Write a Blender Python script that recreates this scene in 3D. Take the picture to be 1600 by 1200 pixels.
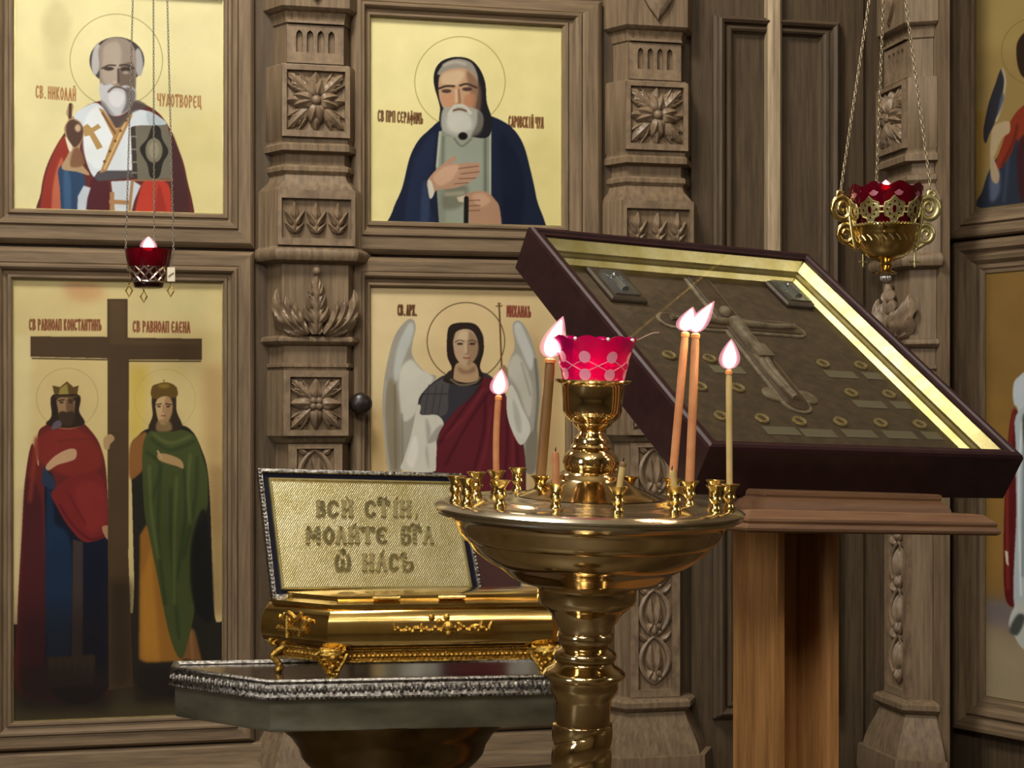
import bpy, bmesh, math, random
import numpy as np
from mathutils import Vector, Matrix
from mathutils.geometry import tessellate_polygon
random.seed(7)
PI = math.pi
C = bpy.context.scene.collection
for o in list(bpy.data.objects):
    bpy.data.objects.remove(o)

# ------------------------------------------------------------------ camera
F, YH, CH = 2600.0, 655.0, 1.35          # focal length in px of the 1600 px frame, horizon row, eye height
cam_d = bpy.data.cameras.new('camera'); cam = bpy.data.objects.new('camera', cam_d); C.objects.link(cam)
cam.location = (0, 0, CH); cam.rotation_euler = (PI/2, 0, 0)
cam_d.sensor_width = 36; cam_d.lens = F*36/1600; cam_d.shift_y = (YH-600)/1600
cam_d.clip_start = .05; cam_d.clip_end = 60
sc = bpy.context.scene; sc.camera = cam
# ------------------------------------------------------------------ world, lights, exposure
w = bpy.data.worlds.new('world'); sc.world = w; w.use_nodes = True
w.node_tree.nodes['Background'].inputs[0].default_value = (.95, .80, .60, 1)
w.node_tree.nodes['Background'].inputs[1].default_value = .25
sc.view_settings.view_transform = 'Standard'; sc.view_settings.look = 'None'
sc.view_settings.exposure = 0.0; sc.view_settings.gamma = 1; sc.view_settings.use_curve_mapping = False
def area(name, loc, target, size, energy, col, sy=None):
    l = bpy.data.lights.new(name, 'AREA'); l.energy = energy; l.color = col; l.size = size
    if sy: l.shape = 'RECTANGLE'; l.size_y = sy
    o = bpy.data.objects.new(name, l); C.objects.link(o); o.location = loc
    o.rotation_euler = (Vector(target)-Vector(loc)).to_track_quat('-Z', 'Y').to_euler()
    return o
area('ceiling_light', (-0.8, 2.4, 4.4), (-.2, 4.3, 1.2), .7, 108, (1, .94, .85))
area('ceiling_light', (-0.9, -1.6, 4.3), (.2, 4.0, 1.3), 1.2, 115, (1, .94, .85))
area('window_daylight', (-3.2, -1.6, 2.4), (0.2, 3.5, 1.2), .8, 50, (.97, .97, 1), 1.8)
area('gilt_fill_light', (3.7, 1.1, 3.0), (0.2, 3.0, 1.4), .5, 12, (1, .93, .82))  # unseen light added so the gilt moulding of the case reflects bright
for i in range(6):                       # unseen ring of point lights, added for small glints in the metal
    l = bpy.data.lights.new('added_glint_light', 'POINT'); l.energy = 9; l.color = (1, .90, .76); l.shadow_soft_size = .05
    o = bpy.data.objects.new('added_glint_light', l); C.objects.link(o); o.location = (.2+.55*math.cos(i*PI/3+.3), -.2+.55*math.sin(i*PI/3+.3), 3.2)

# ------------------------------------------------------------------ mapping helpers: photo pixel -> point in the room
def ray(px, py): return Vector(((px-800)/F, 1, (YH-py)/F))
def at(px, py, Y): return ray(px, py)*Y + Vector((0, 0, CH))
class Frame:
    """A vertical plane: local x along it, local y away from the viewer, z up."""
    def __init__(s, origin, rz): s.o = Vector(origin); s.rz = rz; s.M = Matrix.Translation(s.o) @ Matrix.Rotation(rz, 4, 'Z'); s.Mi = s.M.inverted()
    def loc(s, px, py, w=0):      # w = distance in front of the plane
        a = s.Mi @ Vector((0, 0, CH)); b = (s.Mi.to_3x3() @ ray(px, py))
        t = (-w - a.y)/b.y
        return a + b*t
    def u(s, px, w=0): return s.loc(px, YH, w).x
    def z(s, py, px, w=0): return s.loc(px, py, w).z
    def px(s, x, y, z):
        p = s.M @ Vector((x, y, z)); return 800+F*p.x/p.y, YH-F*(p.z-CH)/p.y
TH = math.radians(13.0)
A = Frame((0, 4.5, 0), TH)
_c = Vector((1.19, 4.5+1.19*math.tan(TH), 0))
B = Frame(_c, math.radians(-55))

# ------------------------------------------------------------------ materials
def s2l(c): return c/12.92 if c <= .04045 else ((c+.055)/1.055)**2.4
def hexc(h): return tuple(s2l(int(h[i:i+2], 16)/255) for i in (0, 2, 4))
def mat(name, col, rough=.5, metal=0, **kw):
    m = bpy.data.materials.new(name); m.use_nodes = True; b = m.node_tree.nodes['Principled BSDF']
    if isinstance(col, str): col = hexc(col)
    b.inputs['Base Color'].default_value = (*col, 1); b.inputs['Roughness'].default_value = rough; b.inputs['Metallic'].default_value = metal
    for k, v in kw.items(): b.inputs[k].default_value = v
    return m
def noisy(m, c1, c2, scale=(1, 1, 1), nscale=10, detail=6, bump=0, rough=None, coord='Object', lo=.35, hi=.65):
    nt = m.node_tree; N = nt.nodes; L = nt.links; b = N['Principled BSDF']
    tc = N.new('ShaderNodeTexCoord'); mp = N.new('ShaderNodeMapping'); mp.inputs['Scale'].default_value = scale
    no = N.new('ShaderNodeTexNoise'); no.inputs['Scale'].default_value = nscale; no.inputs['Detail'].default_value = detail; no.inputs['Roughness'].default_value = .65
    cr = N.new('ShaderNodeValToRGB'); cr.color_ramp.elements[0].position = lo; cr.color_ramp.elements[1].position = hi
    cr.color_ramp.elements[0].color = (*hexc(c1), 1); cr.color_ramp.elements[1].color = (*hexc(c2), 1)
    L.new(tc.outputs[coord], mp.inputs[0]); L.new(mp.outputs[0], no.inputs['Vector']); L.new(no.outputs['Fac'], cr.inputs[0]); L.new(cr.outputs[0], b.inputs['Base Color'])
    if bump:
        bu = N.new('ShaderNodeBump'); bu.inputs['Strength'].default_value = bump; bu.inputs['Distance'].default_value = .004
        L.new(no.outputs['Fac'], bu.inputs['Height']); L.new(bu.outputs[0], b.inputs['Normal'])
    return m
def wood(name, c1, c2, axis, rough=.5):
    s = [9, 9, 9]; s[axis] = .55
    return noisy(mat(name, c1, rough, **{'Specular IOR Level': .22}), c1, c2, s, 9, 7, .18)
WV = wood('oak_vertical', '645442', '857158', 2)
WH = wood('oak_horizontal', '645442', '857158', 0)
WC = noisy(mat('oak_carved', '7a644c', .42, **{'Specular IOR Level': .35}), '695846', '8b765d', (1, 1, .6), 40, 5, .1)
WD = wood('oak_dark', '43382b', '5a4b39', 2)
WDH = wood('oak_dark_horizontal', '43382b', '5a4b39', 0)
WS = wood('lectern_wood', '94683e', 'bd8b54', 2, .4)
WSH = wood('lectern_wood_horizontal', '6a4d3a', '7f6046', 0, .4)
GAP = mat('dark_gap', '1d1612', .8)
BRASS = noisy(mat('polished_brass', 'd2b074', .12, 1), 'd0b278', 'e2c894', (1, 1, 1), 14, 3)
GOLD = noisy(mat('polished_gold', 'd8a93c', .16, 1), 'd2b066', 'e2c680', (1, 1, 1), 25, 3)
GOLDR = noisy(mat('cast_gold', 'd2a545', .3, 1), 'a87a28', 'e8c468', (1, 1, 1), 240, 4, .5)
PALEGOLD = noisy(mat('pale_gilt', 'c8bd86', .34, .9), 'bcae6e', 'd2c894', (1, 1, 1), 30, 3)
SILVER = noisy(mat('chased_silver', '8f8a84', .3, 1), '3a3632', 'bdb8b0', (1, 1, 1), 170, 5, .6)
SMOOTHSILVER = noisy(mat('plated_panel', '9c9a88', .2, .75), '7c7b6a', 'a3a28c', (1, 1, 2), 12, 4, .05)
MAHOG = noisy(mat('mahogany', '3a1b1d', .3, **{'Specular IOR Level': .4}), '281618', '331d1e', (3, 3, 3), 12, 6, .02)
NAVY = mat('dark_velvet', '0b0a1a', .6, **{'Specular IOR Level': .15})
BLACKPOL = noisy(mat('polished_top', '4a3d34', .12, .6), '40352d', '54463b', (1, 1, 1), 30, 4)
DARKIRON = mat('dark_knob', '241c18', .35)
WAXO = noisy(mat('wax_orange', 'c08455', .5, **{'Subsurface Weight': .25, 'Subsurface Radius': (.01, .005, .002)}), 'b87a4e', 'cf9766', (1, 1, 1), 20, 3)
WAXB = noisy(mat('wax_brown', '8a6434', .5), '6a4a22', '8c6638', (1, 1, .3), 30, 3)
WAXP = noisy(mat('wax_pale', 'c8b274', .5, **{'Subsurface Weight': .25, 'Subsurface Radius': (.01, .006, .003)}), 'bfa868', 'd8bf84', (1, 1, 1), 20, 3)
WICK = mat('burnt_wick', '1a1210', .9)
CLOTH = noisy(mat('brown_cloth', '4b3c28', .75), '403423', '584731', (1, 1, 1), 60, 6, .1)
BONE = noisy(mat('pale_carving', '7d705f', .6), '62553f', '8d806a', (1, 1, 1), 50, 4)
CARD = mat('caption_paper', '6e6750', .7)
def emis(name, col, s):
    m = bpy.data.materials.new(name); m.use_nodes = True; nt = m.node_tree; nt.nodes.remove(nt.nodes['Principled BSDF'])
    e = nt.nodes.new('ShaderNodeEmission'); e.inputs[0].default_value = (*col, 1); e.inputs[1].default_value = s
    nt.links.new(e.outputs[0], nt.nodes['Material Output'].inputs[0]); return m
FLAME = emis('flame_core', (1, .86, .78), 14)
def halo_mat():
    m = emis('flame_edge', (1, .40, .46), 1.7); nt = m.node_tree; e = nt.nodes['Emission']
    t = nt.nodes.new('ShaderNodeBsdfTransparent'); x = nt.nodes.new('ShaderNodeMixShader'); x.inputs[0].default_value = .2
    nt.links.new(t.outputs[0], x.inputs[1]); nt.links.new(e.outputs[0], x.inputs[2]); nt.links.new(x.outputs[0], nt.nodes['Material Output'].inputs[0]); return m
FLEDGE = halo_mat()
def glass(name, tint, gl_rough, fac, diff=None, dfac=0):
    m = bpy.data.materials.new(name); m.use_nodes = True; nt = m.node_tree; N = nt.nodes; L = nt.links; N.remove(N['Principled BSDF'])
    t = N.new('ShaderNodeBsdfTransparent'); t.inputs[0].default_value = (*tint, 1)
    last = t
    if diff:
        d = N.new('ShaderNodeBsdfTranslucent'); d.inputs[0].default_value = (*diff, 1)
        d2 = N.new('ShaderNodeBsdfDiffuse'); d2.inputs[0].default_value = (*diff, 1)
        x0 = N.new('ShaderNodeMixShader'); x0.inputs[0].default_value = .35; L.new(d.outputs[0], x0.inputs[1]); L.new(d2.outputs[0], x0.inputs[2])
        x = N.new('ShaderNodeMixShader'); x.inputs[0].default_value = dfac; L.new(t.outputs[0], x.inputs[1]); L.new(x0.outputs[0], x.inputs[2]); last = x
    g = N.new('ShaderNodeBsdfGlossy'); g.inputs['Roughness'].default_value = gl_rough
    fr = N.new('ShaderNodeFresnel'); fr.inputs[0].default_value = fac
    y = N.new('ShaderNodeMixShader'); L.new(fr.outputs[0], y.inputs[0]); L.new(last.outputs[0], y.inputs[1]); L.new(g.outputs[0], y.inputs[2])
    L.new(y.outputs[0], N['Material Output'].inputs[0]); return m
PANE = glass('case_glass', (.95, .95, .93), .02, 1.35)
RUBY = glass('ruby_glass', (.5, .0, .10), .06, 1.5, (.68, .0, .26), .62)
DARKRUBY = glass('dark_ruby_glass', (.4, .01, .03), .06, 1.5, (.35, .0, .03), .45)
DOTS = mat('pink_enamel', 'ee94ae', .4)
def paint_mat():
    m = mat('painted_panel', (1, 1, 1), .42, **{'Specular IOR Level': .12}); nt = m.node_tree; N = nt.nodes; L = nt.links; b = N['Principled BSDF']
    at_ = N.new('ShaderNodeVertexColor'); at_.layer_name = 'paint'
    tc = N.new('ShaderNodeTexCoord'); no = N.new('ShaderNodeTexNoise'); no.inputs['Scale'].default_value = 9; no.inputs['Detail'].default_value = 8
    cr = N.new('ShaderNodeValToRGB'); cr.color_ramp.elements[0].color = (.88, .88, .86, 1); cr.color_ramp.elements[1].color = (1.0, 1.0, 1.0, 1)
    cr.color_ramp.elements[0].position = .3; cr.color_ramp.elements[1].position = .65
    mx = N.new('ShaderNodeMix'); mx.data_type = 'RGBA'; mx.blend_type = 'MULTIPLY'; mx.inputs[0].default_value = 1
    L.new(tc.outputs['Object'], no.inputs['Vector']); L.new(no.outputs['Fac'], cr.inputs[0]); L.new(at_.outputs['Color'], mx.inputs[6]); L.new(cr.outputs[0], mx.inputs[7]); L.new(mx.outputs[2], b.inputs['Base Color'])
    return m
PAINT = paint_mat()

# ------------------------------------------------------------------ objects
def tag(o, label=None, cat=None, group=None, kind=None):
    if label: o['label'] = label
    if cat: o['category'] = cat
    if group: o['group'] = group
    if kind: o['kind'] = kind
    return o
def thing(name, label, cat, loc=(0, 0, 0), rz=0, group=None, M=None):
    o = bpy.data.objects.new(name, None); C.objects.link(o); o.empty_display_size = .05
    if M is not None: o.matrix_world = M
    else: o.location = loc; o.rotation_euler = (0, 0, rz)
    return tag(o, label, cat, group)
def struct_root(name, M):
    o = bpy.data.objects.new(name, None); C.objects.link(o); o.matrix_world = M; o['kind'] = 'structure'; return o
def copy_tree(o, parent=None):
    c = o.copy(); C.objects.link(c)
    if parent: c.parent = parent; c.matrix_parent_inverse = o.matrix_parent_inverse.copy()
    for ch in [x for x in bpy.data.objects if x.parent == o]: copy_tree(ch, c)
    return c
class MB:
    def __init__(s): s.v = []; s.f = []; s.m = []
    def add(s, vs, fs, m=0, M=None):
        n = len(s.v)
        for p in vs:
            p = Vector(p); s.v.append(tuple(M @ p if M else p))
        for f in fs: s.f.append(tuple(n+i for i in f)); s.m.append(m)
        return s
    def box(s, lo, hi, m=0, M=None, bev=0):
        x0, y0, z0 = lo; x1, y1, z1 = hi
        if bev:
            b = bev
            ring = lambda d, z: [(x0+d, y0+d, z), (x1-d, y0+d, z), (x1-d, y1-d, z), (x0+d, y1-d, z)]
            return s.loft([ring(b, z0), ring(0, z0+b), ring(0, z1-b), ring(b, z1)], m=m, M=M)
        vs = [(x0, y0, z0), (x1, y0, z0), (x1, y1, z0), (x0, y1, z0), (x0, y0, z1), (x1, y0, z1), (x1, y1, z1), (x0, y1, z1)]
        return s.add(vs, [(3, 2, 1, 0), (4, 5, 6, 7), (0, 1, 5, 4), (1, 2, 6, 5), (2, 3, 7, 6), (3, 0, 4, 7)], m, M)
    def loft(s, rings, cap=True, closed=True, m=0, M=None):
        n = len(rings[0]); vs = [p for r in rings for p in r]; fs = []
        for i in range(len(rings)-1):
            for j in range(n if closed else n-1):
                k = (j+1) % n; fs.append((i*n+j, i*n+k, (i+1)*n+k, (i+1)*n+j))
        if cap:
            fs.append(tuple(range(n))[::-1]); fs.append(tuple((len(rings)-1)*n+j for j in range(n)))
        return s.add(vs, fs, m, M)
    def lathe(s, prof, n=48, m=0, M=None, cap=True, wob=None):
        rings = []
        for r, z in prof:
            rings.append([(r*math.cos(2*PI*j/n), r*math.sin(2*PI*j/n), z) for j in range(n)])
        if wob:
            for ri, ring in enumerate(rings):
                for j in range(n): ring[j] = wob(ri, j, n, ring[j])
        return s.loft(rings, cap, True, m, M)
    def tube(s, pts, r, n=8, m=0, M=None, closed=False, flat=None):
        pts = [Vector(p) for p in pts]; K = len(pts)
        rr = r if isinstance(r, (list, tuple)) else [r]*K
        rings = []; up = None
        for i, p in enumerate(pts):
            if closed: t = pts[(i+1) % K]-pts[i-1]
            else: t = pts[min(i+1, K-1)]-pts[max(i-1, 0)]
            if t.length < 1e-9: t = Vector((0, 0, 1))
            t.normalize()
            if flat is not None: up_ = Vector(flat)
            elif up is None: up_ = Vector((0, 0, 1)) if abs(t.z) < .9 else Vector((1, 0, 0))
            else: up_ = up
            sx = t.cross(up_)
            if sx.length < 1e-6: sx = t.orthogonal()
            sx.normalize(); sy = sx.cross(t); sy.normalize(); up = sy
            fl = .45 if flat is not None else 1
            rings.append([p + sx*(rr[i]*math.cos(2*PI*j/n)) + sy*(rr[i]*fl*math.sin(2*PI*j/n)) for j in range(n)])
        if closed:
            rings.append(rings[0]); return s.loft(rings, False, True, m, M)
        return s.loft(rings, True, True, m, M)
    def ball(s, c, r, m=0, M=None, n=12, sz=None):
        sz = sz or (1, 1, 1); k = n//2+1; rings = []
        for i in range(k+1):
            a = PI*i/k; q = max(math.sin(a), .02)
            rings.append([(c[0]+r*sz[0]*q*math.cos(2*PI*j/n), c[1]+r*sz[1]*q*math.sin(2*PI*j/n), c[2]-r*sz[2]*math.cos(a)) for j in range(n)])
        return s.loft(rings, True, True, m, M)
    def prism(s, outer, holes, y0, y1, m=0, M=None, back=True, back_m=None):
        """Flat plate in local x,z with holes, front at y0 and depth to y1."""
        loops = [outer]+holes
        pl = [[Vector((p[0], p[1], 0)) for p in l] for l in loops]
        tri = tessellate_polygon(pl); flat = [p for l in loops for p in l]
        s.add([(p[0], y0, p[1]) for p in flat], [tuple(t) for t in tri], m, M)
        for l in loops:
            n = len(l); vs = [(p[0], y0, p[1]) for p in l]+[(p[0], y1, p[1]) for p in l]
            s.add(vs, [(j, (j+1) % n, n+(j+1) % n, n+j) for j in range(n)], m, M)
        if back: s.add([(p[0], y1, p[1]) for p in flat], [tuple(t)[::-1] for t in tri], m, M)
        return s
    def build(s, name, mats, parent=None, label=None, smooth=True, ang=38, M=None):
        me = bpy.data.meshes.new(name)
        me.from_pydata(s.v, [], s.f)
        for mm in (mats if isinstance(mats, (list, tuple)) else [mats]): me.materials.append(mm)
        me.polygons.foreach_set('material_index', s.m)
        bm = bmesh.new(); bm.from_mesh(me); bmesh.ops.recalc_face_normals(bm, faces=bm.faces); bm.to_mesh(me); bm.free()
        if smooth:
            me.polygons.foreach_set('use_smooth', [True]*len(me.polygons)); me.set_sharp_from_angle(angle=math.radians(ang))
        me.update()
        o = bpy.data.objects.new(name, me); C.objects.link(o)
        if parent: o.parent = parent
        if M is not None: o.matrix_basis = M
        if label: o['label'] = label
        return o
def catmull(pts, k=6, closed=True):
    P = [np.array(p, float) for p in pts]; n = len(P); out = []
    rng = range(n) if closed else range(n-1)
    for i in rng:
        if closed: a, b, c, d = P[i-1], P[i], P[(i+1) % n], P[(i+2) % n]
        else: a, b, c, d = P[max(i-1, 0)], P[i], P[i+1], P[min(i+2, n-1)]
        for j in range(k):
            t = j/k; out.append(.5*((2*b)+(-a+c)*t+(2*a-5*b+4*c-d)*t*t+(-a+3*b-3*c+d)*t**3))
    if not closed: out.append(P[-1])
    return out

# ------------------------------------------------------------------ pen letters (unit box, y downwards)
LET = {
 'С': [[(.9,.18),(.55,0),(.15,.2),(.12,.8),(.5,1),(.9,.82)]],
 'В': [[(.15,0),(.15,1)],[(.15,0),(.7,.06),(.75,.38),(.15,.48)],[(.15,.48),(.85,.6),(.8,.92),(.15,1)]],
 'Н': [[(.15,0),(.15,1)],[(.85,0),(.85,1)],[(.15,.42),(.85,.58)]],
 'И': [[(.15,0),(.15,1)],[(.85,0),(.85,1)],[(.15,.62),(.85,.38)]],
 'Й': [[(.15,0),(.15,1)],[(.85,0),(.85,1)],[(.15,.62),(.85,.38)],[(.3,-.2),(.5,-.12),(.7,-.2)]],
 'К': [[(.15,0),(.15,1)],[(.85,0),(.3,.5),(.9,1)]],
 'О': [[(.5,0),(.12,.3),(.12,.7),(.5,1),(.88,.7),(.88,.3),(.5,0)]],
 'Л': [[(.08,1),(.45,0),(.9,1)]], 'А': [[(.08,1),(.5,0),(.92,1)],[(.25,.62),(.76,.62)]],
 'Ч': [[(.12,0),(.15,.5),(.85,.55)],[(.85,0),(.85,1)]], 'У': [[(.1,0),(.5,.55)],[(.9,0),(.3,1)]],
 'Д': [[(.05,1),(.05,.82),(.95,.82),(.95,1)],[(.2,.82),(.45,0),(.8,0),(.8,.82)]],
 'Т': [[(.05,.15),(.05,0),(.95,0),(.95,.15)],[(.5,0),(.5,1)]],
 'Р': [[(.2,0),(.2,1)],[(.2,0),(.8,.1),(.8,.42),(.2,.52)]],
 'Е': [[(.85,.1),(.5,0),(.15,.25),(.15,.78),(.5,1),(.88,.88)],[(.15,.5),(.7,.5)]],
 'Ц': [[(.15,0),(.15,.85),(.92,.85),(.92,1.1)],[(.75,0),(.75,.85)]],
 'П': [[(.12,1),(.12,0),(.88,0),(.88,1)]], 'Ф': [[(.5,-.15),(.5,1.15)],[(.5,.2),(.08,.35),(.08,.65),(.5,.8),(.92,.65),(.92,.35),(.5,.2)]],
 'М': [[(.08,1),(.12,0),(.5,.65),(.88,0),(.92,1)]], 'Ъ': [[(.02,.12),(.1,0),(.3,0),(.3,1),(.85,.92),(.85,.55),(.3,.48)]],
 'Х': [[(.1,0),(.9,1)],[(.9,0),(.1,1)]], 'І': [[(.5,0),(.5,1)]], 'Г': [[(.2,1),(.2,0),(.9,0),(.9,.18)]],
 'Б': [[(.85,.12),(.85,0),(.2,0),(.2,1),(.85,.92),(.85,.55),(.2,.46)]],
 'Ѡ': [[(.15,.05),(.03,.45),(.1,.9),(.3,1),(.5,.8),(.5,.35)],[(.5,.8),(.7,1),(.9,.9),(.97,.45),(.85,.05)],[(.38,-.22),(.5,-.32),(.6,-.2),(.5,-.1)]],
 '.': [[(.3,.92),(.4,1)]], ',': [[(.4,.88),(.45,1.0),(.25,1.2)]], "'": [[(.35,-.1),(.7,-.32)]], '`': [[(.3,-.32),(.65,-.1)]], '~': [[(.0,-.12),(.3,-.26),(.7,-.14),(1,-.28)],[(.0,-.12),(.0,-.22)],[(1,-.28),(1,-.16)]],
}
# ------------------------------------------------------------------ painter: fills an array with soft paint strokes, later carried by the panel's vertex colours
class Paint:
    def __init__(s, x0, y0, x1, y1, bg, ss=2):
        s.x0, s.y0, s.ss = x0, y0, ss
        s.W = int((x1-x0)*ss); s.H = int((y1-y0)*ss); s.img = np.empty((s.H, s.W, 3)); s.img[:] = s.col(bg); s.xf(1, 0, 0)
    def xf(s, k, ox, oy): s.k, s.ox, s.oy = k, ox, oy
    def col(s, h): return np.array([int(h[i:i+2], 16)/255 for i in (0, 2, 4)])
    def tp(s, pts): return np.array([((p[0]/s.k+s.ox-s.x0)*s.ss, (p[1]/s.k+s.oy-s.y0)*s.ss) for p in pts])
    def _blend(s, mask, bx, by, color, blur, alpha):
        sg = max(.35, blur/s.k)*s.ss
        if sg > .15:
            r = max(1, int(2.5*sg)); k = np.exp(-.5*(np.arange(-r, r+1)/sg)**2); k /= k.sum()
            mp = np.pad(mask, r, mode='edge') if False else np.pad(mask, r)
            mask = sum(k[i]*mp[:, i:i+mask.shape[1]] for i in range(2*r+1)); mask = sum(k[i]*mask[i:i+mask.shape[0]-2*r] for i in range(2*r+1))
        h, w_ = mask.shape
        m = (mask*alpha)[..., None]
        if isinstance(color, tuple):       # (col1, pt1, col2, pt2) gradient
            c1, p1, c2, p2 = color; q = s.tp([p1, p2]); d = q[1]-q[0]
            X, Y = np.meshgrid(np.arange(w_)+bx-q[0][0], np.arange(h)+by-q[0][1]); t = np.clip((X*d[0]+Y*d[1])/(d@d), 0, 1)[..., None]
            cc = s.col(c1)*(1-t)+s.col(c2)*t
        else: cc = s.col(color)
        s.img[by:by+h, bx:bx+w_] = s.img[by:by+h, bx:bx+w_]*(1-m)+cc*m
    def _bbox(s, q, pad):
        x0 = max(0, int(q[:, 0].min()-pad)); y0 = max(0, int(q[:, 1].min()-pad)); x1 = min(s.W, int(q[:, 0].max()+pad+2)); y1 = min(s.H, int(q[:, 1].max()+pad+2))
        return x0, y0, x1, y1
    def P(s, pts, color, blur=.5, alpha=1, smooth=False):
        if smooth: pts = catmull(pts, 5)
        q = s.tp(pts); x0, y0, x1, y1 = s._bbox(q, 3*max(.35, blur/s.k)*s.ss+2)
        if x1 <= x0 or y1 <= y0: return
        X, Y = np.meshgrid(np.arange(x0, x1)+.5, np.arange(y0, y1)+.5); m = np.zeros(X.shape, bool)
        for i in range(len(q)):
            xa, ya = q[i-1]; xb, yb = q[i]
            if ya == yb: continue
            m ^= ((ya > Y) != (yb > Y)) & (X < (xb-xa)*(Y-ya)/(yb-ya)+xa)
        s._blend(m.astype(float), x0, y0, color, blur, alpha)
    def S(s, pts, color, blur=.5, alpha=1): s.P(pts, color, blur, alpha, True)
    def E(s, cx, cy, rx, ry, color, blur=.5, alpha=1, rot=0):
        c, sn = math.cos(rot), math.sin(rot)
        s.P([(cx+rx*math.cos(a)*c-ry*math.sin(a)*sn, cy+rx*math.cos(a)*sn+ry*math.sin(a)*c) for a in np.linspace(0, 2*PI, 33)[:-1]], color, blur, alpha)
    def L(s, pts, wd, color, blur=.35, alpha=1, smooth=False):
        if smooth: pts = catmull(pts, 6, False)
        q = s.tp(pts); hw = wd*s.ss/2/s.k; x0, y0, x1, y1 = s._bbox(q, hw+3*max(.35, blur/s.k)*s.ss+2)
        if x1 <= x0 or y1 <= y0: return
        X, Y = np.meshgrid(np.arange(x0, x1)+.5, np.arange(y0, y1)+.5); D = np.full(X.shape, 1e9)
        for i in range(len(q)-1):
            d = q[i+1]-q[i]; l2 = d@d+1e-9; t = np.clip(((X-q[i][0])*d[0]+(Y-q[i][1])*d[1])/l2, 0, 1)
            D = np.minimum(D, np.hypot(X-q[i][0]-t*d[0], Y-q[i][1]-t*d[1]))
        s._blend(np.clip(hw-D+.5, 0, 1), x0, y0, color, blur, alpha)
    def ring(s, cx, cy, r, wd, color, alpha=1, ry=None):
        ry = ry or r
        s.L([(cx+r*math.cos(a), cy+ry*math.sin(a)) for a in np.linspace(0, 2*PI, 60)], wd, color, .4, alpha)
    def text(s, t, x0, y0, x1, y1, h, wd, color, gap=.25):
        """Letters stretched between two points of a baseline (top edge given), height h."""
        n = sum(.5 if c == ' ' else 1 for c in t); L = math.hypot(x1-x0, y1-y0); st = L/n; i = 0
        for c in t:
            if c == ' ': i += .5; continue
            for stroke in LET[c]:
                s.L([(x0+(x1-x0)*(i+a*(1-gap))/n, y0+(y1-y0)*i/n+b*h) for a, b in stroke], wd, color, .3)
            i += 1
    def mesh(s, name, fr, u0, u1, z0, z1, wv, parent, dens=1.1):
        """Panel in frame fr between u0..u1 and z0..z1, front at distance wv."""
        xa, ya = fr.px(u0, -wv, z1); xb, yb = fr.px(u1, -wv, z0)
        nx = max(8, int(abs(xb-xa)*dens)); nz = max(8, int(abs(yb-ya)*dens))
        U, Z = np.meshgrid(np.linspace(u0, u1, nx+1), np.linspace(z1, z0, nz+1))
        M = np.array(fr.M); X = M[0, 0]*U-M[0, 1]*wv+M[0, 3]; Y = M[1, 0]*U-M[1, 1]*wv+M[1, 3]
        px = 800+F*X/Y; py = YH-F*(Z+M[2, 3]-CH)/Y
        gx = np.clip((px-s.x0)*s.ss-.5, 0, s.W-1.001); gy = np.clip((py-s.y0)*s.ss-.5, 0, s.H-1.001)
        ix, iy = gx.astype(int), gy.astype(int); fx, fy = (gx-ix)[..., None], (gy-iy)[..., None]; I = s.img
        c = (I[iy, ix]*(1-fx)+I[iy, ix+1]*fx)*(1-fy)+(I[iy+1, ix]*(1-fx)+I[iy+1, ix+1]*fx)*fy
        lin = np.where(c <= .04045, c/12.92, ((c+.055)/1.055)**2.4)
        nv = U.size; co = np.stack([U.ravel(), np.full(nv, -wv), Z.ravel()], 1)
        idx = np.arange(nv).reshape(U.shape); q = np.stack([idx[1:, :-1], idx[1:, 1:], idx[:-1, 1:], idx[:-1, :-1]], -1).reshape(-1, 4)
        me = bpy.data.meshes.new(name); me.vertices.add(nv); me.vertices.foreach_set('co', co.ravel().astype(np.float32))
        me.loops.add(q.size); me.loops.foreach_set('vertex_index', q.ravel().astype(np.int32)); me.polygons.add(len(q))
        me.polygons.foreach_set('loop_start', np.arange(0, q.size, 4, dtype=np.int32))
        me.update(calc_edges=True)
        ca = me.color_attributes.new('paint', 'FLOAT_COLOR', 'POINT')
        ca.data.foreach_set('color', np.concatenate([lin.reshape(-1, 3), np.ones((nv, 1))], 1).ravel().astype(np.float32))
        me.materials.append(PAINT)
        o = bpy.data.objects.new(name, me); C.objects.link(o); o.parent = parent
        return o

# ================================================================== SETTING
def solid(name, lo, hi, m, M=None):
    o = MB().box(lo, hi).build(name, m); o['kind'] = 'structure'
    if M is not None: o.matrix_world = M
    return o
PLASTER = noisy(mat('plaster', 'cabfa6', .9), 'c2b79e', 'd4c9b0', (1, 1, 1), 3, 5)
STONE = noisy(mat('floor_stone', '4a4034', .4), '40372c', '554a3c', (1, 1, 1), 3, 6)
solid('floor', (-4, -4, -.1), (4, 6.2, 0), STONE)
solid('ceiling', (-4, -4, 4.6), (4, 6.2, 4.7), PLASTER)
solid('wall_back', (-4, -4.1, 0), (4, -4, 4.6), PLASTER)
DARKWALL = noisy(mat('dark_wainscot', '5a4c3a', .7), '50432f', '655640', (1, 1, .2), 6, 5)
solid('wall_left', (-4.1, -4, 0), (-4, 6.2, 4.6), DARKWALL)
solid('wall_right', (4, -4, 0), (4.1, 6.2, 4.6), DARKWALL)
uA1 = A.u(1420)
solid('wall_front', (-4.4, 0, 0), (uA1+.03, .06, 4.6), WD, A.M)
solid('wall_side', (-.12, 0, 0), (3.4, .06, 4.6), WD, B.M)
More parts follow.
